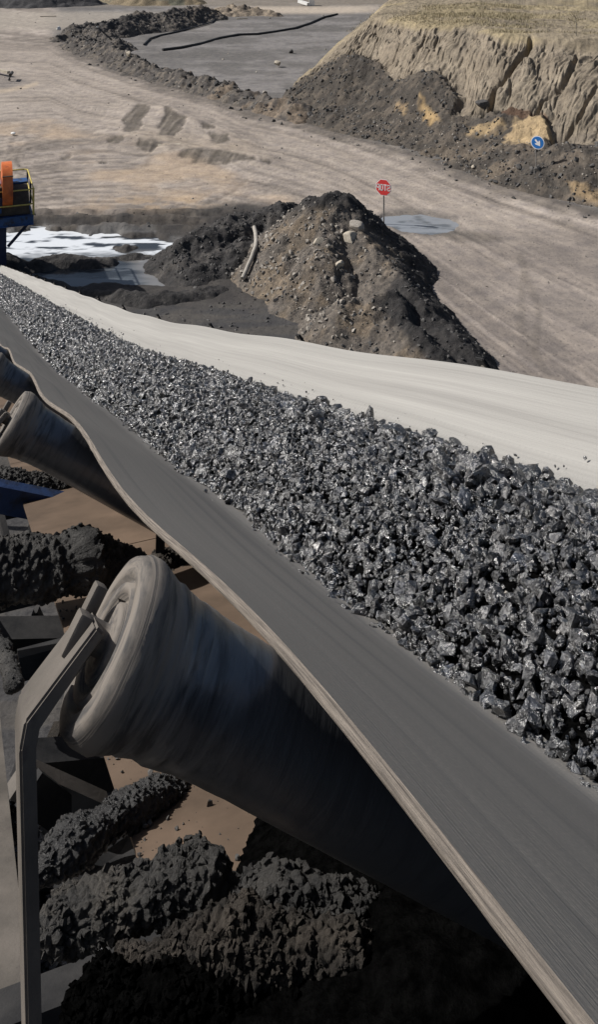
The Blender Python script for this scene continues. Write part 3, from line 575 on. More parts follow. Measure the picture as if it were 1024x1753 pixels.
# ---------------------------------------------------------------- rocks: templates and scatters
def rock_template(npt, seed, flat_=(1, 1, 1)):
    r = random.Random(seed); bm = bmesh.new()
    for _ in range(npt):
        v = Vector((r.gauss(0, 1), r.gauss(0, 1), r.gauss(0, 1))).normalized() * r.uniform(.78, 1.08); bm.verts.new((v.x * flat_[0], v.y * flat_[1], v.z * flat_[2]))
    res = bmesh.ops.convex_hull(bm, input=bm.verts); bmesh.ops.delete(bm, geom=[g for g in res['geom_interior'] if isinstance(g, bmesh.types.BMVert)], context='VERTS')
    bmesh.ops.triangulate(bm, faces=bm.faces); bmesh.ops.recalc_face_normals(bm, faces=bm.faces); bm.verts.ensure_lookup_table()
    bm.verts.index_update(); Vv = np.array([v.co[:] for v in bm.verts]); Ff = np.array([[v.index for v in f.verts] for f in bm.faces]); bm.free(); return Vv, Ff
TPL = [rock_template(n, i, f) for i, (n, f) in enumerate([(12, (1, .8, .7)), (14, (1, .7, .55)), (16, (1, .9, .8)), (11, (1, .6, .6)), (13, (1, .85, .5)), (15, (.9, .8, .8)), (10, (1, .75, .6)), (17, (1, .8, .65))])]
def rotm(n):
    q = rng.normal(size=(n, 4)); q /= np.linalg.norm(q, axis=1)[:, None]; w, x, y, z = q.T
    return np.stack([np.stack([1 - 2 * (y * y + z * z), 2 * (x * y - z * w), 2 * (x * z + y * w)], -1), np.stack([2 * (x * y + z * w), 1 - 2 * (x * x + z * z), 2 * (y * z - x * w)], -1), np.stack([2 * (x * z - y * w), 2 * (y * z + x * w), 1 - 2 * (x * x + y * y)], -1)], 1)
def scatter(name, P, R, mat, label, smooth=False, tpls=TPL, col=None):
    Vs, Fs, off = [], [], 0; k = rng.integers(0, len(tpls), len(P)); Cs = []
    for i, (tv, tf) in enumerate(tpls):
        m = k == i; n = m.sum()
        if not n: continue
        M = rotm(n) * R[m][:, None, None]; vv = np.einsum('nij,vj->nvi', M, tv) + P[m][:, None, :]
        Vs.append(vv.reshape(-1, 3)); Fs.append((tf[None] + (np.arange(n) * len(tv))[:, None, None]).reshape(-1, 3) + off); off += n * len(tv)
        if col is not None: Cs.append(np.repeat(col[m], len(tv), 0))
    return tag(obj(name, mesh_np(name, np.concatenate(Vs), np.concatenate(Fs), smooth, mat, np.concatenate(Cs) if col is not None else None)), label, kind='stuff')
def pick(V, mask, n): idx = np.flatnonzero(mask); return V[rng.choice(idx, n)]
def rad(n, a, b, p=2.2): return a + (b - a) * rng.random(n) ** p
px, py = proj(spV)
P = pick(spV, (spV[:, 2] > .05) & (py > 345) & (px < 600 + 40 * rng.normal(size=len(px))), 3200); scatter('rubble', P, rad(len(P), .012, .11, 6), M_stone, 'loose brown stones strewn over the spoil heap')
P = pick(spV, (spV[:, 2] > .05), 4200); scatter('rubble', P, rad(len(P), .01, .08, 6), M_darkstone, 'loose black lumps strewn over the spoil heap')
P = pick(mmV, (mmV[:, 2] > .05), 2000); scatter('rubble', P, rad(len(P), .015, .09, 4), M_darkstone, 'black clods on the mud heap by the pond')
hx, hy = proj(hV)
P = pick(hV, (hSl > .5) & (hS > .01) & (hx > 440) & (hx < 1150) & ~((hx > 860) & (hx < 950) & (hy > 190) & (hy < 256)), 3500); scatter('rubble', P, rad(len(P), .02, .16, 5), M_darkstone, 'dark lumps over the slumped foot of the bank')
P = pick(hV, (hSl > .5) & (hS < .35) & (hS > .01) & (hx > 600) & (hx < 1150), 900); scatter('rubble', P, rad(len(P), .015, .10, 5), M_stone, 'pale pebbles over the slumped foot of the bank')
bV = np.array([v.co[:] for v in bpy.data.objects['earth_berm'].data.vertices]); bx, by = proj(bV)
P = pick(bV, (bV[:, 2] > .1), 2600); scatter('rubble', P, rad(len(P), .03, .24, 5), M_darkstone, 'dark rubble over the long berm')
P = pick(bV, (bV[:, 2] > .1), 700); scatter('rubble', P, rad(len(P), .03, .2, 5), M_stone, 'pale rubble over the long berm')
Vg = np.stack([gx, gy, gz], 1)
m = (gpx > -20) & (gpx < 1040) & (gpy > 20) & (gpy < 640) & (pond_d < -3)
P = pick(Vg, m & (dm < .3), 900); scatter('pebbles', P, rad(len(P), .015, .07, 4) * (P[:, 1] / 35), M_stone, 'pebbles scattered over the haul road')
P = pick(Vg, m & ((toeband > .3) | (dm > .6)), 1300); scatter('pebbles', P, rad(len(P), .02, .12, 4) * (P[:, 1] / 35), M_darkstone, 'dark clods scattered beside the road and the pond')

def big_rock(px, py, z, size, mat, label, name='boulder', seed=0, cat='rock', group=None):
    bm = bmesh.new(); bmesh.ops.create_icosphere(bm, subdivisions=3, radius=1); r = random.Random(seed)
    pl = [(Vector((r.gauss(0, 1), r.gauss(0, 1), r.gauss(0, 1))).normalized(), r.uniform(.5, .85)) for _ in range(11)]
    sc = Vector((1, r.uniform(.7, .9), r.uniform(.6, .85)))
    for v in bm.verts:
        for n_, d_ in pl:
            e = v.co.dot(n_) - d_
            if e > 0: v.co -= n_ * e * .93
        v.co *= 1 + .05 * (r.random() - .5)
        v.co = Vector((v.co.x * sc.x, v.co.y * sc.y, v.co.z * sc.z))
    me = bpy.data.meshes.new(name); bm.to_mesh(me); bm.free(); me.materials.append(mat); me.polygons.foreach_set('use_smooth', [True] * len(me.polygons)); me.set_sharp_from_angle(angle=math.radians(28))
    o = obj(name, me); p = on(px, py, z); o.location = p; o.scale = (size,) * 3; o.rotation_euler = (r.uniform(-.4, .4), r.uniform(-.4, .4), r.uniform(0, 6)); tag(o, label, cat, group); return o
def surf(Vs, qx, qy):          # nearest visible point of a heap to a photo pixel
    sx, sy = proj(Vs); d = (sx - qx) ** 2 + (sy - qy) ** 2; c = np.flatnonzero(d < max(d.min() * 2, 9)); i = c[np.argmin(Vs[c, 1])]; return Vector(Vs[i].tolist())
for (qx, qy, sz, mt, lb) in ((599, 408, .30, M_palestone, 'large pale angular stone high on the spoil heap'), (614, 386, .30, M_stone, 'grey block half buried just above the large pale stone'), (545, 412, .22, M_palestone, 'pale flat stone left of the largest one on the spoil heap'),
    (581, 452, .17, M_palestone, 'pale slab below the largest stone on the spoil heap'), (560, 420, .12, M_stone, 'small stone between the two big pale stones'), (500, 430, .12, M_stone, 'brown stone on the left flank of the spoil heap'), (572, 478, .12, M_stone, 'small stone low on the middle of the spoil heap')):
    p = surf(spV, qx, qy); o = big_rock(qx, qy, 0, sz, mt, lb, seed=int(qx)); o.location = p
for (qx, qy, sz, mt, lb) in ((732, 263, .34, M_darkstone, 'dark boulder at the road edge left of the pale pebbles'), (811, 283, .17, M_palestone, 'pale round stone at the foot of the sandy patch'), (848, 309, .2, M_darkstone, 'dark block by the road below the blue sign'),
    (868, 306, .17, M_darkstone, 'dull stone beside the dark block below the blue sign'), (888, 283, .24, M_darkstone, 'dark boulder left of the blue sign foot'), (920, 286, .24, M_darkstone, 'rounded dark boulder at the foot of the blue sign'), (760, 281, .1, M_darkstone, 'small dark stone alone on the road verge'), (826, 176, .4, M_darkstone, 'black block wedged under the overhang of the bank')):
    p = surf(hV, qx, qy) if qx not in (760, 732) else on(qx, qy, .1); o = big_rock(qx, qy, 0, sz, mt, lb, seed=int(qx)); o.location = p
for (qx, qy, z, sz, mt, lb) in ((100, 49, .9, .3, M_whiteplastic, 'whitish stone at the left end of the long berm'), (278, 42, .2, .42, M_palestone, 'tan boulder standing in the yard behind the berm'), (475, 108, .35, .34, M_palestone, 'pale upright stone on the near edge of the yard'), (498, 88, .15, .3, M_darkstone, 'dark stone lying in the yard right of the pipes'), (220, 92, 1.0, .3, M_palestone, 'pale stone on the crest of the long berm'), (22, 228, .1, .14, M_whiteplastic, 'white chip lying alone on the turning area')):
    big_rock(qx, qy, z, sz, mt, lb, seed=int(qx))

# dry grass on the plateau
def blades(name, P, h, mat, label):
    n = len(P); a = rng.random(n) * 6.28; w = h * .12; L = np.stack([np.cos(a) * w, np.sin(a) * w, np.zeros(n)], 1); tip = np.stack([rng.normal(0, .35, n) * h, rng.normal(0, .35, n) * h, h], 1)
    Vv = np.stack([P - L, P + L, P + tip], 1).reshape(-1, 3); return tag(obj(name, mesh_np(name, Vv, np.arange(3 * n).reshape(-1, 3), False, mat)), label, kind='stuff')
mk = (hTop > .9) & (hx > 600) & (hx < 1200) & (hy > -40) & (hS < 2.4) & (fbm(hV[:, 0] * .2, hV[:, 1] * .5, 86, 4) > .5)
mk = mk & (fbm(hV[:, 0] * .16, hV[:, 1] * .9, 186, 4) > .52)
P = pick(hV, mk, 9000); P = P + rng.normal(0, .2, P.shape) * [1, 1, 0]; blades('dry_grass', P, rng.uniform(.05, .2, len(P)), M_grass, 'sparse yellow grass on top of the eroded bank')
# a bare sapling on the plateau
p = surf(hV, 986, 58); t = MB(); t.tube([p, p + Vector((.03, 0, .5)), p + Vector((-.05, .02, 1.1))], [.035, .025, .01], 6); sap = t.mesh('trunk', M_stone)
sp = empty('bare_sapling', p); tag(sp, 'small bare sapling alone on the grassy plateau', 'sapling'); o = obj('trunk', sap, sp); o.matrix_parent_inverse = Matrix.Translation(-p)
t = MB(); r = random.Random(5)
for k in range(22):
    b0 = p + Vector((0, 0, r.uniform(.3, 1.0))); dr = Vector((r.uniform(-1, 1), r.uniform(-.6, .6), r.uniform(.1, .9))).normalized() * r.uniform(.2, .5); t.tube([b0, b0 + dr * .6, b0 + dr + Vector((0, 0, .06))], [.012, .008, .004], 4)
o = obj('crown', t.mesh('crown', M_grass), sp); o.matrix_parent_inverse = Matrix.Translation(-p)

# ---------------------------------------------------------------- signs
def sign_root(name, px, py_foot, z, yaw, label):
    p = on(px, py_foot, z); e = empty(name, p, (0, 0, yaw)); return tag(e, label, 'sign'), p
root, p = sign_root('stop_sign', 657.5, 381, 0, math.radians(-26), 'red octagonal stop sign on a thin pole with mirrored lettering')
d0 = p.y; H0 = (381 - 320.5) / F * d0; Rr = 13.9 / F * d0 / math.cos(math.pi / 8)
MB().tube([(0, 0, -.3), (0, 0, H0 + Rr * .6)], .028, 10).build('pole', M_pole, root)
def plate(poly, y0, y1, name, mat, parent): MB().prism([(x, y0, z) for x, z in poly], (0, 0, 0), (0, y1 - y0, 0)).build(name, mat, parent)
octp = lambda r_: [(r_ * math.cos(math.pi / 8 + k * math.pi / 4), H0 + r_ * math.sin(math.pi / 8 + k * math.pi / 4)) for k in range(8)]
plate(octp(Rr), -.035, -.030, 'border', M_white, root); plate(octp(Rr * .93), -.040, -.0355, 'sign_face', M_red, root)
def stroke_letters(word, h, w, gap, th, cx, cz, y, mirror, parent, mat):
    G = {'S': [(1, .85), (.85, 1), (.15, 1), (0, .85), (0, .62), (.15, .5), (.85, .5), (1, .38), (1, .15), (.85, 0), (.15, 0), (0, .15)], 'T': [[(0, 1), (1, 1)], [(.5, 1), (.5, 0)]], 'O': [(.15, 0), (0, .15), (0, .85), (.15, 1), (.85, 1), (1, .85), (1, .15), (.85, 0), (.15, 0)],
         'P': [(0, 0), (0, 1), (.85, 1), (1, .85), (1, .6), (.85, .45), (0, .45)]}
    tot = len(word) * w + (len(word) - 1) * gap
    for i, ch in enumerate(word):
        g_ = G[ch]; g_ = g_ if isinstance(g_[0], list) else [g_]; b = MB()
        for k, st in enumerate(g_):
            for a, c in zip(st[:-1], st[1:]):
                A = Vector((-tot / 2 + i * (w + gap) + a[0] * w, 0, (a[1] - .5) * h)); B = Vector((-tot / 2 + i * (w + gap) + c[0] * w, 0, (c[1] - .5) * h)); dd = (B - A).normalized() * th * .45
                A -= dd; B += dd
                if mirror: A.x *= -1; B.x *= -1
                b.bar(A + Vector((cx, y + .0004 * k, cz)), B + Vector((cx, y + .0004 * k, cz)), th, .004, up=(0, 1, 0))
        b.build('letter', mat, parent)
stroke_letters('STOP', Rr * .62, Rr * .29, Rr * .14, Rr * .10, 0, H0, -.0435, True, root, M_white)

pb = surf(hV, 918, 288)
root = empty('keep_right_sign', pb, (0, 0, math.radians(-26))); tag(root, 'round blue sign with a white arrow pointing down right', 'sign')
zc = CAMZ - (243.5 - HY) / F * pb.y - pb.z; Rb = 11.6 / F * pb.y; ox = (921 - 918) / F * pb.y
circ = lambda r_, n=32: [(ox + r_ * math.cos(2 * math.pi * k / n), zc + r_ * math.sin(2 * math.pi * k / n)) for k in range(n)]
MB().tube([(0, 0, -.4), (0, 0, zc)], .02, 8).build('pole', M_pole, root)
plate(circ(Rb), -.035, -.028, 'border', M_white, root); plate(circ(Rb * .88), -.040, -.0355, 'sign_face', M_signblue, root)
ca = math.radians(-52); ar = [(-.55, .13), (.0, .13), (-.14, .42), (.08, .42), (.62, 0), (.08, -.42), (-.14, -.42), (.0, -.13), (-.55, -.13)]
plate([(ox + Rb * (x * math.cos(ca) - z * math.sin(ca)), zc + Rb * (x * math.sin(ca) + z * math.cos(ca))) for x, z in ar], -.045, -.0405, 'arrow', M_white, root)

# ---------------------------------------------------------------- hoses, pipes and scrap
t = MB(); hp = [(437, 392), (439, 402), (439, 412), (437, 424), (434, 436), (430, 446), (425, 457), (419, 468), (415, 478)]; AV = np.concatenate([spV, mmV])
def hz_(x, y):
    p = surf(AV, x, y); sx, sy = proj(np.array([p[:]])); return p if (sx[0] - x) ** 2 + (sy[0] - y) ** 2 < 9 else on(x, y, .0)
hq = np.array([hz_(x, y)[:] for x, y in hp]); hq[1:-1] = (hq[:-2] + hq[2:] + hq[1:-1]) / 3; hq[:, 2] += .10; hq[:, 1] -= .08
tag(t.tube([Vector(q.tolist()) for q in hq], .07, 12).build('drain_hose', M_hose, smooth=True), 'grey curved hose lying down the side of the spoil heap', 'hose')
def gz_at(x, y):
    return .10 * (float(fbm(np.array([x * .12]), np.array([y * .12]), 1)[0]) - .5)
def pipe(pts, r, label):
    return tag(MB().tube([on(x, y, .10) for x, y in pts], r, 8).build('water_pipe', M_blackpipe, smooth=True), label, 'pipe')
pipe([(246, 76), (256, 66), (275, 60), (300, 55), (335, 46), (362, 38), (384, 22)], .09, 'shorter black pipe running back across the yard')
pipe([(278, 85), (310, 81), (345, 74), (375, 65), (408, 59), (440, 58), (470, 54), (505, 48), (530, 40), (555, 29), (578, 24)], .12, 'long black pipe snaking across the grey yard')
b = MB(); b.bar(on(-30, 112, .5), on(14, 124, .35), .25, .2); o = b.build('scrap_beam', M_palestone); tag(o, 'pale scrap beam lying at the left edge of the turning area', 'beam')
b = MB(); b.tube([on(15, 137, .1), on(17, 128, .5), on(20, 124, .5)], .12, 10); tag(b.build('scrap_pipe', M_darkstone), 'bent dark scrap pipe leaning on the pale beam', 'pipe')
b = MB(); b.tube([on(166, 46, 1.1), on(166.5, 46, 2.0)], .08, 8); tag(b.build('marker_post', M_whiteplastic), 'short white marker post on top of the long berm', 'post')
b = MB(); b.bar(on(512, 2, .6), on(528, 7, .3), .5, .4); b.box(on(534, 4, .5), (.8, 1.2, .9)); tag(b.build('white_scrap_tank', M_whiteplastic), 'white metal scrap at the far end of the yard', 'scrap')
for q, (sx, sy, ln) in enumerate(((270, 250, 1.1), (405, 32, 1.3), (68, 28, 2.0))):
    a = on(sx, sy, .08); tag(MB().bar(a, a + Vector((ln, .2, .02)), .2, .1).build('scrap_plank', M_palestone), ('short plank lying below the scraped cuts', 'plank lying beside the tan rubble heap', 'pale plank on the far road at top left')[q], 'plank')

# ---------------------------------------------------------------- conveyor axes
RH = Vector((.938, .347, 0)).normalized()                       # across the belt, to the right
def path(tt):                                                   # tt = distance measured along the view axis
    k = .385 * min(tt, 5.0)
    if tt > 5.0: e = min(tt, 8.0) - 5.0; k += .385 * e - .0075 * e * e
    if tt > 8.0: k += .34 * (tt - 8.0)
    return Vector((-.37 * tt, tt, CAMZ - k))
_ts = [i * .05 for i in range(-60, 720)]; _ps = [path(t) for t in _ts]; _ss = [0.0]
for a, b_ in zip(_ps[:-1], _ps[1:]): _ss.append(_ss[-1] + (b_ - a).length)
_s0 = _ss[60]; _ss = np.array(_ss) - _s0; _PX = np.array([p[:] for p in _ps])
def frame_at(s):
    P0 = Vector([float(np.interp(s, _ss, _PX[:, i])) for i in range(3)]); P1 = Vector([float(np.interp(s + .1, _ss, _PX[:, i])) for i in range(3)])
    D = (P1 - P0).normalized(); Nn = RH.cross(D).normalized(); return P0, D, Nn
def Fr(s, u, w):
    P0, D, Nn = frame_at(s); return P0 + RH * u + Nn * w
S0, SP, NI = .996, 1.587, 20
SEND = 34.0
LIP = (.283, -.338); KN1 = (.612, -.569); KN2 = (1.013, -.569); RIP = (1.345, -.366)

def belt():
    ss = np.concatenate([np.linspace(-1.2, 9, 520), np.linspace(9.05, SEND, 420)])
    # cross profile, rounded knuckles
    prof = []
    for a, b_, n in ((LIP, KN1, 16), (KN1, KN2, 12), (KN2, RIP, 17)):
        for k in range(n): q = k / n; prof.append((a[0] + (b_[0] - a[0]) * q, a[1] + (b_[1] - a[1]) * q))
    prof.append(RIP); pf = np.array(prof)
    for _ in range(3): pf[1:-1] = (pf[:-2] + pf[2:] + 2 * pf[1:-1]) / 4
    nu = len(pf); arc = np.concatenate([[0], np.cumsum(np.linalg.norm(np.diff(pf, axis=0), axis=1))]); arc /= arc[-1]
    seg = np.gradient(pf, axis=0); nrm = np.stack([-seg[:, 1], seg[:, 0]], 1); nrm /= np.linalg.norm(nrm, axis=1)[:, None]
    P0 = np.stack([np.interp(ss, _ss, _PX[:, i]) for i in range(3)], 1); P1 = np.stack([np.interp(ss + .1, _ss, _PX[:, i]) for i in range(3)], 1)
    D = P1 - P0; D /= np.linalg.norm(D, axis=1)[:, None]; Rv = np.array(RH[:]); Nv = np.cross(Rv, D)
    ph = (ss - S0) / SP * 2 * math.pi; sag = (.5 - .5 * np.cos(ph))
    th = .010
    lipw = np.concatenate([np.interp(arc, [0, .3, .7, 1], [1, .25, .25, .6])])
    du = np.zeros((len(ss), nu)); dw = -sag[:, None] * (.016 * lipw)[None]
    wob = .006 * (vn(ss * 2.1, ss * 0 + 3, 5) - .5) * np.clip((ss - 1.5) / 3, 0.3, 1)
    dw = dw + (wob * 2)[:, None] * np.exp(-arc * 9)[None]; du = du - (sag * .012 + wob)[:, None] * np.exp(-arc * 7)[None]
    def row(offs): 
        u = pf[None, :, 0] + du + nrm[None, :, 0] * offs; w = pf[None, :, 1] + dw + nrm[None, :, 1] * offs
        return P0[:, None, :] + u[..., None] * Rv[None, None] + w[..., None] * Nv[:, None, :]
    topv = row(0); bot = row(-th)
    e0 = .5 * (topv[:, :1] + bot[:, :1]) - Rv[None, None] * .006; 
    uvt = np.stack(np.broadcast_arrays(arc[None, :], ss[:, None]), -1)
    Vt = topv.reshape(-1, 3); me = mesh_np('carry_side', Vt, grid_faces(len(ss), nu)[:, ::1], True, M_belt, uv=uvt.reshape(-1, 2))
    root = empty('conveyor_belt', Fr(2, .8, -.6)); tag(root, 'wide troughed rubber belt carrying coal, pale right side and grey left side', 'conveyor belt')
    inv = Matrix.Translation(-root.location)
    a = obj('carry_side', me, root); a.matrix_parent_inverse = inv
    # underside + both edges
    me = mesh_np('underside', bot.reshape(-1, 3), grid_faces(len(ss), nu)[:, ::-1], True, M_darkrubber); a = obj('underside', me, root); a.matrix_parent_inverse = inv
    for side, idx in (('L', 0), ('R', nu - 1)):
        sg = -1 if side == 'L' else 1; tp, bt = topv[:, idx], bot[:, idx]; k = 7; rows = []
        for j in range(k + 1):
            q = j / k; bulge = math.sin(q * math.pi) * .0035
            wear = .0030 * (fbm(ss * 9 + 7 * j, ss * 0 + j * 3.1, 91, 3) - .5) * (0 < j < k)
            rows.append(tp * (1 - q) + bt * q + Rv[None] * (sg * (bulge + wear))[:, None] if not np.isscalar(wear) else tp * (1 - q) + bt * q + Rv[None] * sg * bulge)
        E = np.stack(rows, 1).reshape(-1, 3); uve = np.stack(np.broadcast_arrays(np.linspace(0, .1, k + 1)[None, :], ss[:, None] ), -1).reshape(-1, 2)
        a = obj('belt_edge', mesh_np('belt_edge', E, grid_faces(len(ss), k + 1), True, M_beltedge, uv=uve), root); a.matrix_parent_inverse = inv
M_darkrubber = noise_mat('belt_underside', (.018, .018, .018), (.04, .04, .04), scale=6, bump=.1, rough=.8)
belt()

# ---------------------------------------------------------------- coal on the belt
def heapw(u, s, with_noise=True):
    w = np.interp(u, [.56, .60, .66, .75, .86, .95, 1.03, 1.10, 1.16, 1.2], [-.56, -.562, -.537, -.498, -.470, -.463, -.468, -.482, -.500, -.52])
    w = w + np.exp(-((u - .9) / .16) ** 2) * .02 * (fbm(s * .8, s * 0, 95) - .5)
    return w
def edgeL(s): return .605 + .035 * (fbm(s * 1.6, s * 0 + 2, 96, 4) - .5) * 2
def edgeR(s): return 1.12 + .035 * (fbm(s * 1.3, s * 0 + 5, 97, 4) - .5) * 2
def wpos(s, u, w):
    P0 = np.stack([np.interp(s, _ss, _PX[:, i]) for i in range(3)], 1); P1 = np.stack([np.interp(s + .1, _ss, _PX[:, i]) for i in range(3)], 1)
    D = P1 - P0; D /= np.linalg.norm(D, axis=1)[:, None]; Rv = np.array(RH[:]); Nv = np.cross(Rv, D)
    return P0 + u[:, None] * Rv + w[:, None] * Nv
sg_ = np.concatenate([np.linspace(-.8, 8, 600), np.linspace(8.05, SEND, 300)]); ug = np.linspace(0, 1, 70)
SS, UU = np.meshgrid(sg_, ug, indexing='ij'); s_ = SS.ravel(); q_ = UU.ravel(); u_ = edgeL(s_) + .01 + (edgeR(s_) - edgeL(s_) - .02) * q_
w_ = heapw(u_, s_) - .016 + .016 * (.5 - worley2(s_, u_, 28, 98)) - .02 * (sst(.04, 0, q_) + sst(.96, 1, q_))
tag(obj('coal_bed', mesh_np('coal_bed', wpos(s_, u_, w_), grid_faces(len(sg_), len(ug))[:, ::-1], True, M_coalshade)), 'black coal fines filling the load on the belt', kind='stuff')
def lumps(n, s0, s1, ra, rb, p=2.0):
    s = rng.uniform(s0, s1, n); q = rng.random(n); L = edgeL(s); Rr_ = edgeR(s); u = L + (Rr_ - L) * q; r = rad(n, ra, rb, p)
    w = heapw(u, s) - .004 + rng.uniform(-.3, .75, n) * r * .8 - .006
    return s, u, w, r
sets = [lumps(11000, .3, 3.2, .004, .019, 2.4), lumps(16000, .6, 4.2, .0022, .0075, 1.6), lumps(10500, 3.2, 7.5, .006, .021, 2.0), lumps(6500, 7.5, 15, .012, .03, 1.5), lumps(6500, 15, SEND, .018, .036, 1.3)]
n = 1100; s = rng.uniform(.4, 14, n); side = rng.random(n) < .25; u = np.where(side, edgeL(s) - np.abs(rng.normal(0, .012, n)), edgeR(s) + np.abs(rng.normal(0, .03, n))); r = rad(n, .0010, .009, 5)
wb = np.where(u > 1.013, -.569 + (u - 1.013) * .611, np.where(u < .612, -.569 + (.612 - u) * .70, -.569)) + r * .6
sets.append((s, u, wb, r))
S_, U_, W_, R_ = [np.concatenate([a[i] for a in sets]) for i in range(4)]
lc = np.exp(rng.normal(-.1, .8, len(S_)))[:, None] * np.array([[1.0, 1.0, 1.0]]); lc = np.where((rng.random(len(S_)) < .06)[:, None], lc * np.array([[3.2, 2.9, 2.5]]), lc)
scatter('coal_gravel', wpos(S_, U_, W_), R_, M_coal, 'small black coal pieces heaped along the belt', col=np.clip(lc, .15, 5))
# bigger lumps, each an object
def coal_mesh(seed):
    r = random.Random(seed); bm = bmesh.new(); bmesh.ops.create_icosphere(bm, subdivisions=3, radius=1)
    pl = [(Vector((r.gauss(0, 1), r.gauss(0, 1), r.gauss(0, 1))).normalized(), r.uniform(.42, .8)) for _ in range(15)]; sc = Vector((1, r.uniform(.65, .95), r.uniform(.5, .8)))
    P = np.array([v.co[:] for v in bm.verts])
    for v, k in zip(bm.verts, fbm(P[:, 0] * 3 + P[:, 2] * 2 + seed, P[:, 1] * 3 - P[:, 2], seed, 5)):
        for n_, d_ in pl:
            e = v.co.dot(n_) - d_
            if e > 0: v.co -= n_ * e
        v.co *= 1 + .6 * (k - .5); v.co = Vector((v.co.x * sc.x, v.co.y * sc.y, v.co.z * sc.z))
    me = bpy.data.meshes.new('coal_lump'); bm.to_mesh(me); bm.free(); me.materials.append(M_coal)
    a_ = me.color_attributes.new('Col', 'FLOAT_COLOR', 'POINT'); kv = fbm(P[:, 0] * 1.5 + seed, P[:, 1] * 1.5 + P[:, 2] * 1.5, seed + 3, 3); kk_ = math.exp(r.gauss(-.1, .5)); cc_ = np.ones((len(P), 4), np.float32); cc_[:, :3] = (kk_ * (.4 + 1.6 * sst(.45, .6, kv)))[:, None]; a_.data.foreach_set('color', cc_.ravel())
    me.polygons.foreach_set('use_smooth', [True] * len(me.polygons)); me.set_sharp_from_angle(angle=math.radians(20)); return me
CM = [coal_mesh(200 + i) for i in range(14)]
def lump_at(s, u, w, r, k, label=None):
    o = obj('coal_lump', CM[k]); o.location = Fr(s, u, w); o.scale = (r * 1.1, r, r * random.uniform(.6, 1)); o.rotation_euler = (random.gauss(-.35, .45), random.gauss(0, .45), random.uniform(0, 6))
    if label: tag(o, label, 'coal lump')
    else: tag(o, 'black coal lump among many in the heaped load on the belt', 'coal lump', 'coal lumps heaped on the belt')
    return o
for _ in range(32):
    s = random.uniform(1.5, 3.1); u = random.uniform(.93, 1.14); r = random.uniform(.026, .043); lump_at(s, u, float(heapw(np.array([u]), np.array([s]))[0]) - r * .05, r, random.randrange(14))
cnt = 0
while cnt < 264:
    s = random.uniform(.9, 5.2) if cnt < 200 else random.uniform(4, 9.5); u = random.uniform(.63, 1.13)
    big = (s < 3.2 and u > .88); r = random.uniform(.018, .034) if big else random.uniform(.012, .024)
    if random.random() < .06: r *= 1.35
    w = float(heapw(np.array([u]), np.array([s]))[0]) + r * random.uniform(-.15, .35) - .004; lump_at(s, u, w, r, random.randrange(14)); cnt += 1

# ---------------------------------------------------------------- idlers
def loc_box(parent, name, mat, *a, **k): return MB().box(*a, **k).build(name, mat, parent)
ang = math.radians(35); AX = Vector((math.cos(ang), 0, -math.sin(ang))); NP = Vector((-math.sin(ang), 0, -math.cos(ang)))   # local axes: x across, y along, z up
KOUT = .145
CO = Vector((LIP[0], 0, LIP[1])) - AX * KOUT + NP * (.056 + .010)       # outer end of left wing roller, axis point
def roller_mesh(name, length, seed, muddy=True):
    pr = [(-.030, .0), (-.030, .013), (-.004, .013), (-.004, .028), (-.002, .031), (.006, .033), (.006, .037), (-.002, .039), (-.004, .046), (.002, .048), (.002, .051), (-.004, .053), (-.005, .062), (-.003, .069), (.002, .071), (.008, .074), (.018, .0738), (.028, .0705), (.036, .0668), (.040, .0650), (.044, .0652), (.050, .0635), (.058, .0615), (.066, .0606), (.07, .0608), (.078, .0596), (.095, .0580), (.12, .0568), (.15, .056), (.2, .056), (.26, .056), (length - .05, .056), (length - .005, .056), (length, .05), (length, .0)]
    if not muddy: pr = [(0, 0), (0, .055), (.004, .066), (length - .004, .066), (length, .055), (length, 0)]
    # resample
    K = [];
    for a, b_ in zip(pr[:-1], pr[1:]):
        L = math.hypot(b_[0] - a[0], b_[1] - a[1]); n = max(1, int(L / .0045) if muddy else 1); n = min(n, 14)
        for j in range(n): K.append((a[0] + (b_[0] - a[0]) * j / n, a[1] + (b_[1] - a[1]) * j / n))
    K.append(pr[-1]); K = np.array(K); nt_ = 140 if muddy else 28
    kk = np.repeat(K[:, 0], nt_); rr = np.repeat(K[:, 1], nt_); th = np.tile(np.arange(nt_) / nt_, len(K)); cth = np.cos(th * 6.2832); sth = np.sin(th * 6.2832)
    if muddy:
        m = sst(.045, .062, rr) * sst(.20, .03, kk); n1 = fbm(cth * 1.4 + 5 + kk * 35, sth * 1.4 + 9 + kk * 12, seed, 5); n2 = fbm(cth * 3 + kk * 90, sth * 3 - kk * 30, seed + 5, 4)
        rr = rr + m * (.0035 * (n1 - .5) + .003 * (n2 - .5)); kk = kk + sst(.05, .07, rr) * sst(.02, 0, kk) * .002 * (n1 - .5)
        rr = rr + .0005 * (fbm(cth * .8 + kk * 60, sth * .8, seed + 8) - .5)
    y = cth * rr; z = sth * rr
    a, n_, d_ = AX, NP, Vector((0, 1, 0))
    V = kk[:, None] * np.array(a[:]) + y[:, None] * np.array(n_[:]) + z[:, None] * np.array(d_[:])
    # v coordinate: metres along for the barrel, radius based on the end face
    vv = np.repeat(np.where(K[:, 0] < .004, -.02 + 0 * K[:, 1] + (K[:, 1] - .08) * .9, K[:, 0]), nt_)
    uv = np.stack([np.where(th < .5, th, 1 - th) * 2, vv], 1)
    me = mesh_np(name, V, grid_faces(len(K), nt_, True), True, M_roller, uv=uv); return me
R_MUD = roller_mesh('roller', .545, 300); R_MUD2 = roller_mesh('roller', .545, 340)
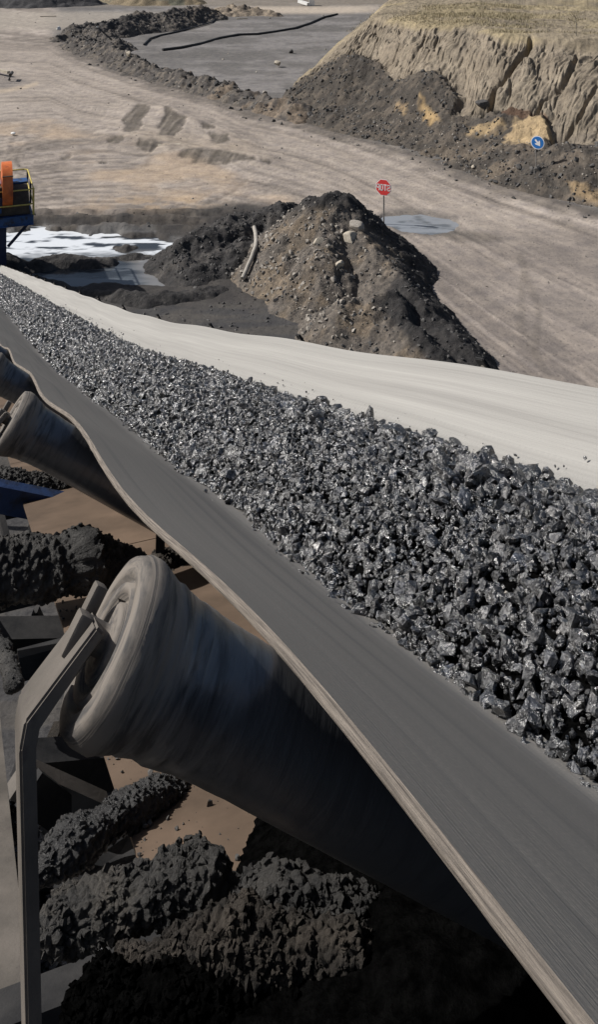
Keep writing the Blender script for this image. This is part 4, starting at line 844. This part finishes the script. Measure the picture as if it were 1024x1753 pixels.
def strip(pts, wd, th_, name, mat, parent, y=0.0, bev=.0025):
    """flat bar following points in the cross-section plane"""
    b = MB(); pts = [Vector((p[0], y, p[1])) for p in pts]; n = len(pts); L_, R2 = [], []
    for i, p in enumerate(pts):
        d1 = (p - pts[i - 1]).normalized() if i else (pts[1] - p).normalized(); d2 = (pts[i + 1] - p).normalized() if i < n - 1 else d1
        d = (d1 + d2).normalized(); nn = Vector((-d.z, 0, d.x)); f = 1 / max(.4, d.dot(d1)); L_.append(p + nn * th_ / 2 * f); R2.append(p - nn * th_ / 2 * f)
    poly = L_ + R2[::-1]; b.prism([q - Vector((0, wd / 2, 0)) for q in poly], (0, 0, 0), (0, wd, 0))
    bmesh.ops.bevel(b.bm, geom=list(b.bm.edges), offset=bev, segments=2, affect='EDGES'); return b.build(name, mat, parent, smooth=True)
def mirror_mesh(me, c):
    m2 = me.copy(); n = len(m2.vertices); co = np.empty(n * 3, np.float32); m2.vertices.foreach_get('co', co); co = co.reshape(-1, 3); co[:, 0] = 2 * c - co[:, 0]; m2.vertices.foreach_set('co', co.ravel()); m2.flip_normals(); m2.update(); return m2
CU = (LIP[0] + RIP[0]) / 2
def make_idler():
    root = empty('trough_idler')
    r1 = obj('roller', R_MUD, root); r1.location = CO; r1['label'] = 'mud caked left wing roller under the belt edge'
    cr = MB(); cr.tube([(KN1[0] + .01, 0, KN1[1] - .088), (KN2[0] - .01, 0, KN1[1] - .088)], .066, 24); cr.build('roller', M_darksteel, root, smooth=True)
    a2 = Vector((-AX.x, 0, AX.z)); co2 = Vector((1.392, 0, -.402)); MB().tube([co2 + a2 * .01, co2 + a2 * .42], .052, 24).build('roller', M_darksteel, root, smooth=True)
    MB().tube([co2 - a2 * .03, co2 + a2 * .01], .013, 12).build('shaft_end', M_frame, root, smooth=True)
    # left bracket: slotted head, arm square to the roller, then an upright leg down to the stringer
    o_ = CO - AX * .018; head = o_ - NP * .012; el = Vector((.0560, 0, -.345)); foot = Vector((.058, 0, -.826))
    elb = Vector((el.x - .022, 0, el.z - .03))
    strip([(head.x, head.z), (el.x + .003, el.z + .004), (el.x - .001, el.z - .012), (foot.x + .0, foot.z)], .066, .011, 'bracket', M_frame, root, bev=.0022)
    rot = Matrix((Vector((AX.x, 0, AX.z)), Vector((0, 1, 0)), Vector((-NP.x, 0, -NP.z)))).transposed()
    MB().box(o_ - AX * .011 + NP * .004 - Vector((0, .004, 0)), (.013, .022, .034), rot, .003).build('shaft_key', M_frame, root, smooth=True)
    MB().box(o_ - AX * .004 - NP * .020 + Vector((0, .020, 0)), (.012, .018, .026), rot, .003).build('shaft_key', M_frame, root, smooth=True)
    # right bracket
    strip([(1.400, -.358), (1.452, -.452), (1.47, -.826)], .045, .01, 'bracket', M_darksteel, root)
    MB().box((CU, 0, -.80), (1.36, .06, .045)).build('cross_beam', M_darksteel, root)
    for uu in (KN1[0] - .02, KN2[0] + .02): MB().box((uu, .0, -.72), (.012, .05, .13)).build('bracket', M_darksteel, root)
    return root
def place(o, s):
    P0, D, Nn = frame_at(s); M = Matrix((RH, D, Nn)).transposed().to_4x4(); M.translation = P0; o.matrix_world = M
ORD = ['first', 'second', 'third', 'fourth', 'fifth', 'sixth', 'seventh', 'eighth', 'ninth', 'tenth', 'eleventh', 'twelfth', 'thirteenth', 'fourteenth', 'fifteenth', 'sixteenth', 'seventeenth', 'eighteenth', 'nineteenth', 'twentieth']
def copy_tree(o, parent=None):
    c = o.copy(); COL.objects.link(c); c.parent = parent
    for ch in o.children: copy_tree(ch, c)
    return c
idl = make_idler()
for k in range(NI):
    o = idl if k == 0 else copy_tree(idl)
    place(o, S0 + k * SP); tag(o, ('nearest mud caked roller set with its big end cap in front' if k == 0 else ORD[k] + ' roller set along the belt counted from the front'), 'idler', 'roller sets under the belt')
    if k % 2:
        for ch in o.children:
            if ch.name.startswith('roller') and ch.data == R_MUD: ch.data = R_MUD2

# ---------------------------------------------------------------- conveyor frame
fr = empty('conveyor_structure', Fr(2, .3, -.9)); tag(fr, 'dark steel conveyor structure with rusty deck sheets under the belt', 'conveyor frame')
inv = Matrix.Translation(-fr.location)
def fpart(o, label=None):
    o.parent = fr; o.matrix_parent_inverse = inv
    if label: o['label'] = label
    return o
def slab(s0, s1, u0, u1, w0, w1, name, mat, nseg=1, bev=0):
    b = MB(); 
    for k in range(nseg):
        a, c = s0 + (s1 - s0) * k / nseg, s0 + (s1 - s0) * (k + 1) / nseg
        vs = [b.bm.verts.new(Fr(s, u, w)) for s in (a, c) for u in (u0, u1) for w in (w0, w1)]
        for f in ((0, 1, 3, 2), (4, 6, 7, 5), (0, 4, 5, 1), (2, 3, 7, 6), (0, 2, 6, 4), (1, 5, 7, 3)): b.bm.faces.new([vs[i] for i in f])
    return fpart(b.build(name, mat))
WD = -.700
for k in range(-1, 21): slab(S0 + .35 + k * SP, S0 + .35 + (k + 1) * SP - .006, .218, 1.42, WD - .006, WD, 'deck_sheet', M_deck)
SS_ = [(-1.2, 8, 1), (8, SEND, 1)]
for a, c, _ in ((-1.2, 6.5, 1), (6.5, 12, 1), (12, 20, 1), (20, SEND, 1)):
    slab(a, c, -.25, .088, -.838, -.828, 'stringer_flange', M_frame); slab(a, c, -.06, -.045, -1.05, -.838, 'stringer_web', M_darksteel)
    slab(a, c, 1.46, 1.66, -.838, -.828, 'stringer_flange', M_frame); slab(a, c, 1.53, 1.545, -1.05, -.838, 'stringer_web', M_darksteel)
for k in range(-1, 20):
    s = S0 + .35 + k * SP; slab(s - .03, s + .03, -.045, 1.53, WD - .080, WD - .012, 'cross_member', M_darksteel)
# catch tray with spilt coal between stringer and deck near the camera
slab(.1, 2.3, .09, .20, -.93, -.925, 'catch_tray', M_darksteel)
n = 500; s = rng.uniform(1.25, 2.6, n); u = .22 + .25 * rng.random(n) ** 1.5; r = rad(n, .0008, .007, 5); scatter('mud_crumbs', wpos(s, u, np.full(n, WD) + r * .4), r, M_darkstone, 'crumbs of mud scattered on the rusty deck')
# lower return guards seen through the gaps
for (a, b_, w_, h_, mt, nm) in ((at(40, 1318, 1.55), at(205, 1303, 1.66), .06, .055, M_darksteel, 'channel'), (at(30, 1330, 1.45), at(170, 1392, 1.5), .03, .045, M_frame, 'gusset'), (at(48, 1350, 1.42), at(116, 1400, 1.47), .012, .05, M_darksteel, 'gusset'),
        (at(-20, 1098, 2.5), at(150, 1094, 2.6), .09, .07, M_darksteel, 'channel'), (at(60, 880, 3.3), at(42, 945, 3.2), .02, .02, M_darksteel, 'brace'), (at(-8, 850, 3.4), at(18, 950, 3.2), .02, .03, M_darksteel, 'brace'), (at(60, 1045, 3.0), at(75, 1080, 3.0), .03, .02, M_darksteel, 'brace'),
        (at(100, 1245, 1.9), at(80, 1290, 1.75), .02, .02, M_mudbrown, 'brace'), (at(145, 1245, 1.9), at(160, 1290, 1.75), .03, .01, M_darksteel, 'brace'), (at(275, 900, 2.3), at(272, 1010, 2.3), .02, .02, M_darksteel, 'hanger')):
    fpart(MB().bar(a, b_, w_, h_).build(nm, mt))
fpart(MB().prism([at(60, 1395, 1.7), at(250, 1400, 1.8), at(232, 1440, 1.6), at(140, 1520, 1.45), at(60, 1520, 1.45)], (0, 0, 0), (0, 0, -.006)).build('lower_guard', M_darksteel))
fpart(MB().prism([at(118, 1500, 1.4), at(225, 1425, 1.6), at(260, 1480, 1.45), at(160, 1545, 1.35)], (0, 0, 0), (0, 0, -.006)).build('lower_guard', M_darksteel))
# blue cross beam behind the second roller set
fpart(MB().bar(at(-60, 838, 3.1), at(260, 900, 3.3), .05, .085).build('blue_cross_beam', M_bluedark), 'blue painted cross beam under the second roller')
# trestles down to the ground
for s in (6.2, 13, 20, 27):
    for u in (-.05, 1.54):
        p = Fr(s, u, -1.05); q = Vector((p.x, p.y, -.2)); fpart(MB().bar(p + RH * (.0), q + RH * (.35 if u > 1 else -.35), .10, .10, up=(1, 0, 0)).build('trestle_leg', M_darksteel))
    fpart(MB().bar(Fr(s, -.15, -1.1), Fr(s, 1.64, -1.1), .09, .09).build('trestle_beam', M_darksteel))

# coal spilt into the tray and on the stringer
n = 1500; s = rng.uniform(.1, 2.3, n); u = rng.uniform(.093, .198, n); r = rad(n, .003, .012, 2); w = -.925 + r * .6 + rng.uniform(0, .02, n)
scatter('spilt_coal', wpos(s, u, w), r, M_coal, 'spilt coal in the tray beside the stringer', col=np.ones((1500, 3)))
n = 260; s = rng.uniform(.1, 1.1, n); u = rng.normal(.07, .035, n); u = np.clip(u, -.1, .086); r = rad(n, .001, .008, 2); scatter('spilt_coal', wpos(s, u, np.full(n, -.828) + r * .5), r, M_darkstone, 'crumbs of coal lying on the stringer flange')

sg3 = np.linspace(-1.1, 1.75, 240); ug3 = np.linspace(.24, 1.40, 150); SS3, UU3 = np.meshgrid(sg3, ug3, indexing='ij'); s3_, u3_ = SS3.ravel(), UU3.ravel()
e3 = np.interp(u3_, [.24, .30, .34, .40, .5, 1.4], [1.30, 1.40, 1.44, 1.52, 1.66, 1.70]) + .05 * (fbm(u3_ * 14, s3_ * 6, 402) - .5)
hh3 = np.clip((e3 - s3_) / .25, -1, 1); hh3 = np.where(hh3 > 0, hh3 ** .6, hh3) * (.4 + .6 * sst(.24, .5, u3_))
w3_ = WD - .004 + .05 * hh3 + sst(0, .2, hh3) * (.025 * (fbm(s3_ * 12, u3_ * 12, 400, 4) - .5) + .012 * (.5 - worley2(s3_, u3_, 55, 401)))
tag(obj('deck_shade', mesh_np('deck_shade', wpos(s3_, u3_, w3_), grid_faces(len(sg3), len(ug3))[:, ::-1], True, M_coalshade)), 'black sheet over the deck painting in the shade under the belt', kind='stuff')  # black sheet added over the deck to stand for shade
# ---------------------------------------------------------------- mud caked on the frame
def clod_t(seed):
    r = random.Random(seed); bm = bmesh.new(); bmesh.ops.create_icosphere(bm, subdivisions=2, radius=1)
    for v in bm.verts: v.co *= r.uniform(.82, 1.12)
    bmesh.ops.triangulate(bm, faces=bm.faces); bm.verts.index_update(); a = (np.array([v.co[:] for v in bm.verts]) * [1, .85, .7], np.array([[v.index for v in f.verts] for f in bm.faces])); bm.free(); return a
CLOD = [clod_t(i) for i in range(5)]
def mud(name, pts, rads, label, seed, mat=M_mud, na=220, nr=110, clod=70, amp=.022, flatb=.6, nclod=7000, csz=.011):
    pts = [Vector(p) for p in pts]; L = [0]
    for a, b_ in zip(pts[:-1], pts[1:]): L.append(L[-1] + (b_ - a).length)
    q = np.linspace(0, L[-1], na); P = np.stack([np.interp(q, L, [p[i] for p in pts]) for i in range(3)], 1); Rr_ = np.interp(q, L, rads)
    ends = np.sqrt(np.clip(1 - (1 - np.clip(q / (Rr_.mean() * .9), 0, 1)) ** 2, 0.0004, 1)) * np.sqrt(np.clip(1 - (1 - np.clip((L[-1] - q) / (Rr_.mean() * .9), 0, 1)) ** 2, .0004, 1))
    Rr_ = Rr_ * ends; d = np.gradient(P, axis=0); d /= np.linalg.norm(d, axis=1)[:, None]; up = np.array([0, 0, 1.0]); X = np.cross(d, up); X /= np.linalg.norm(X, axis=1)[:, None]; Z = np.cross(X, d)
    th = np.linspace(0, 2 * np.pi, nr, endpoint=False); ct, st = np.cos(th), np.sin(th); st = np.where(st < 0, st * flatb, st)
    dirn = X[:, None, :] * ct[None, :, None] + Z[:, None, :] * st[None, :, None]; V = P[:, None, :] + dirn * Rr_[:, None, None]; V = V.reshape(-1, 3); dn = dirn.reshape(-1, 3)
    w1 = worley3(V, clod * 2.6, seed); w2 = worley3(V, clod * 1.2, seed + 9); f = fbm(V[:, 0] * 12 + V[:, 2] * 7, V[:, 1] * 12 - V[:, 2] * 9, seed, 3)
    dd = amp * (.16 * (1 - w1) + .55 * (1 - w2) + 2.4 * (f - .5)) - amp * .4; V = V + dn * (dd * np.repeat(np.clip(ends, .1, 1), nr))[:, None]
    o = tag(obj(name, mesh_np(name, V, grid_faces(na, nr, True), True, mat)), label, 'mud')
    if nclod:
        P2 = V[rng.integers(0, len(V), nclod)]; P2 = P2[fbm(P2[:, 0] * 45 + P2[:, 2] * 30, P2[:, 1] * 45, seed + 40, 2) > .44]; r_ = rad(len(P2), .0010, csz * .75, 4.0)
        c = scatter('mud_clods', P2, r_, mat, 'x', smooth=False); c.parent = o; del c['label']
    return o
mud('caked_mud', [at(-90, 985, 2.0), at(10, 985, 2.05), at(120, 970, 2.1), at(180, 985, 2.15), at(262, 1000, 2.2)], [.06, .062, .078, .070, .05], 'thick black mud caked on the beam behind the nearest roller', 1, clod=60, amp=.024, na=260)
mud('caked_mud', [at(250, 985, 2.25), at(300, 985, 2.3), at(380, 1010, 2.4)], [.04, .06, .05], 'brown mud crust between the first two rollers under the belt', 2, mat=M_mudbrown, amp=.022, na=120)
mud('caked_mud', [at(40, 1520, 1.12), at(130, 1450, 1.18), at(230, 1385, 1.26), at(330, 1360, 1.36), at(420, 1320, 1.5)], [.018, .034, .024, .038, .024], 'ridge of coal mud on the slanting beam above the rusty deck', 3, mat=M_mudgloss, clod=110, amp=.011, na=320, nr=140, nclod=6000, csz=.009)
mud('caked_mud', [at(55, 1610, .99), at(130, 1585, 1.0), at(210, 1560, 1.01), at(290, 1530, 1.02), at(350, 1520, 1.03), at(400, 1555, 1.02), at(470, 1550, 1.0), at(560, 1565, .99), at(640, 1600, .98), at(700, 1640, .97)], [.018, .030, .030, .038, .043, .026, .037, .033, .036, .008], 'broad crumbly mound of grey mud beside the bracket leg', 4, clod=75, amp=.018, na=520, nr=150, nclod=11000)
mud('caked_mud', [at(200, 1640, .96), at(300, 1625, .955), at(420, 1635, .95), at(520, 1630, .945), at(620, 1650, .94), at(680, 1670, .93)], [.012, .024, .030, .026, .030, .010], 'brownish crumbly mud lying in front of the grey mound', 5, mat=M_mudbrown, clod=90, amp=.016, na=340, nr=130, nclod=8000)
mud('caked_mud', [at(110, 1745, .92), at(260, 1740, .92), at(420, 1735, .92), at(560, 1745, .92)], [.026, .036, .036, .024], 'lowest mud mass under the belt with the shade painted in black', 6, mat=M_coalshade, clod=80, amp=.013, na=300, nr=130)  # mud in the black material, so its shade is in the colour
mud('caked_mud', [at(-30, 1060, 1.9), at(5, 1110, 1.75), at(25, 1180, 1.6)], [.012, .014, .01], 'black mud clinging to the upright left of the bracket', 7, clod=80, amp=.008, na=120, nclod=500, csz=.007)
mud('caked_mud', [at(-20, 828, 3.2), at(60, 838, 3.25), at(120, 842, 3.3)], [.05, .05, .04], 'mud crust below the second roller above the blue beam', 8, clod=60, amp=.02, na=120)

# ---------------------------------------------------------------- blue drive station at the tail of the conveyor
Dh = Vector((-.347, .938, 0)); PF = at(57, 368, 28.9); zf = PF.z
st = empty('drive_station', (PF.x, PF.y, 0)); tag(st, 'blue steel drive platform with orange pulley guard and yellow railing', 'machine platform')
inv2 = Matrix.Translation(-st.location)
def sp_(o, lab=None):
    o.parent = st; o.matrix_parent_inverse = inv2
    if lab: o['label'] = lab
    return o
def Q(a, b_, z): p = PF + RH * a + Dh * b_; return Vector((p.x, p.y, z))
rotS = Matrix((RH, Dh, Vector((0, 0, 1)))).transposed()
b = MB(); b.box(Q(-1.5, .06, zf - .15), (3.0, .03, .30), rotS); b.box(Q(-1.5, .06, zf - .012), (3.0, .16, .024), rotS); b.box(Q(-1.5, .06, zf - .29), (3.0, .16, .02), rotS); sp_(b.build('platform_beam', M_blue))
sp_(MB().box(Q(-1.5, 2.6, zf - .15), (3.0, .12, .30), rotS).build('platform_beam', M_blue)); sp_(MB().box(Q(-.06, 1.35, zf - .15), (.1, 2.5, .28), rotS).build('platform_beam', M_blue))
sp_(MB().box(Q(-1.5, 1.35, zf - .02), (2.86, 2.4, .03), rotS).build('platform_floor', M_hood))
for a_, b2 in ((-.95, .25), (-2.7, .25), (-.95, 2.4), (-2.7, 2.4)):
    c = MB(); zz = (zf - .30 - .35) / 2 - .15; L = zf - .3 + .3; z0 = (zf - .3 - .3) / 2
    c.box(Q(a_, b2, z0), (.03, .26, L), rotS); c.box(Q(a_, b2 - .145, z0), (.30, .02, L), rotS); c.box(Q(a_, b2 + .145, z0), (.30, .02, L), rotS); c.box(Q(a_ - .13, b2, z0), (.02, .3, L), rotS); c.box(Q(a_ + .13, b2, z0), (.02, .3, L), rotS); sp_(c.build('column', M_navy))
sp_(MB().bar(Q(-.15, .2, zf - .3), Q(-.75, .2, zf - .95), .08, .08).build('brace', M_navy))
# dark rounded hood behind the front rail
b = MB(); prof = []
for k in range(9): a_ = math.pi / 2 * k / 8; prof.append((.15 + .0 + .62 * (1 - math.cos(a_)), zf + .28 + .45 * math.sin(a_)))
poly = [(.15, zf + .02)] + prof + [(1.5, zf + .73), (1.5, zf + .02)]
b.prism([Q(-.12, y, z) for y, z in poly], (0, 0, 0), RH * -1.2); sp_(b.build('pulley_hood', M_hood))
sp_(MB().box(Q(-.75, 1.3, zf + .76), (1.3, .5, .05), rotS).build('hood_lid', M_blue))
# orange guard: wide wheel seen on edge
b = MB(); gw = .30; cen = Q(-.77, .55, zf + .86); ring = 30; rad_ = .72; A = []
for sx in (-gw / 2, gw / 2): A.append([b.bm.verts.new(cen + RH * sx + Dh * math.cos(2 * math.pi * k / ring) * rad_ + Vector((0, 0, math.sin(2 * math.pi * k / ring) * rad_))) for k in range(ring)])
for k in range(ring): b.bm.faces.new((A[0][k], A[0][(k + 1) % ring], A[1][(k + 1) % ring], A[1][k]))
b.bm.faces.new(A[0][::-1]); b.bm.faces.new(A[1]); gd = sp_(b.build('pulley_guard', M_orange, smooth=True))
b = MB(); 
b.box(cen - Dh * (rad_ * .90) + Vector((0, 0, .42)), (gw * 1.06, .04, .03), rotS); h = b.build('band', M_hood, gd)
sp_(MB().box(Q(-1.28, .5, zf + .95), (.42, .7, .62), rotS, .02).build('motor_box', M_blue, smooth=True)); sp_(MB().tube([Q(-1.8, .1, zf + .2), Q(-.95, .1, zf + .2)], .09, 14).build('gearbox', M_blue, smooth=True)); sp_(MB().box(Q(-1.02, .12, zf + .45), (.22, .2, .25), rotS, .02).build('bearing_block', M_navy, smooth=True))
ztop = zf + .80; zm = zf + .34
def rail(pts): sp_(MB().tube(pts, .022, 8).build('rail', M_yellow, smooth=True))
rail([Q(-3, 0, ztop), Q(-.12, 0, ztop), Q(0, .1, ztop), Q(0, 2.5, ztop), Q(-.1, 2.6, ztop), Q(-3, 2.6, ztop)]); rail([Q(-3, 0, zm), Q(-.12, 0, zm), Q(0, .1, zm), Q(0, 2.5, zm), Q(-.1, 2.6, zm), Q(-3, 2.6, zm)])
for a_, b2 in ((0, .08), (0, 1.3), (0, 2.55), (-.85, 2.6), (-1.7, 2.6), (-2.6, 0), (-2.6, 2.6)):
    sp_(MB().bar(Q(a_, b2, zf - .02), Q(a_, b2, ztop), .05, .05, up=(1, 0, 0)).build('rail_post', M_yellow if b2 < 1 else M_navy))
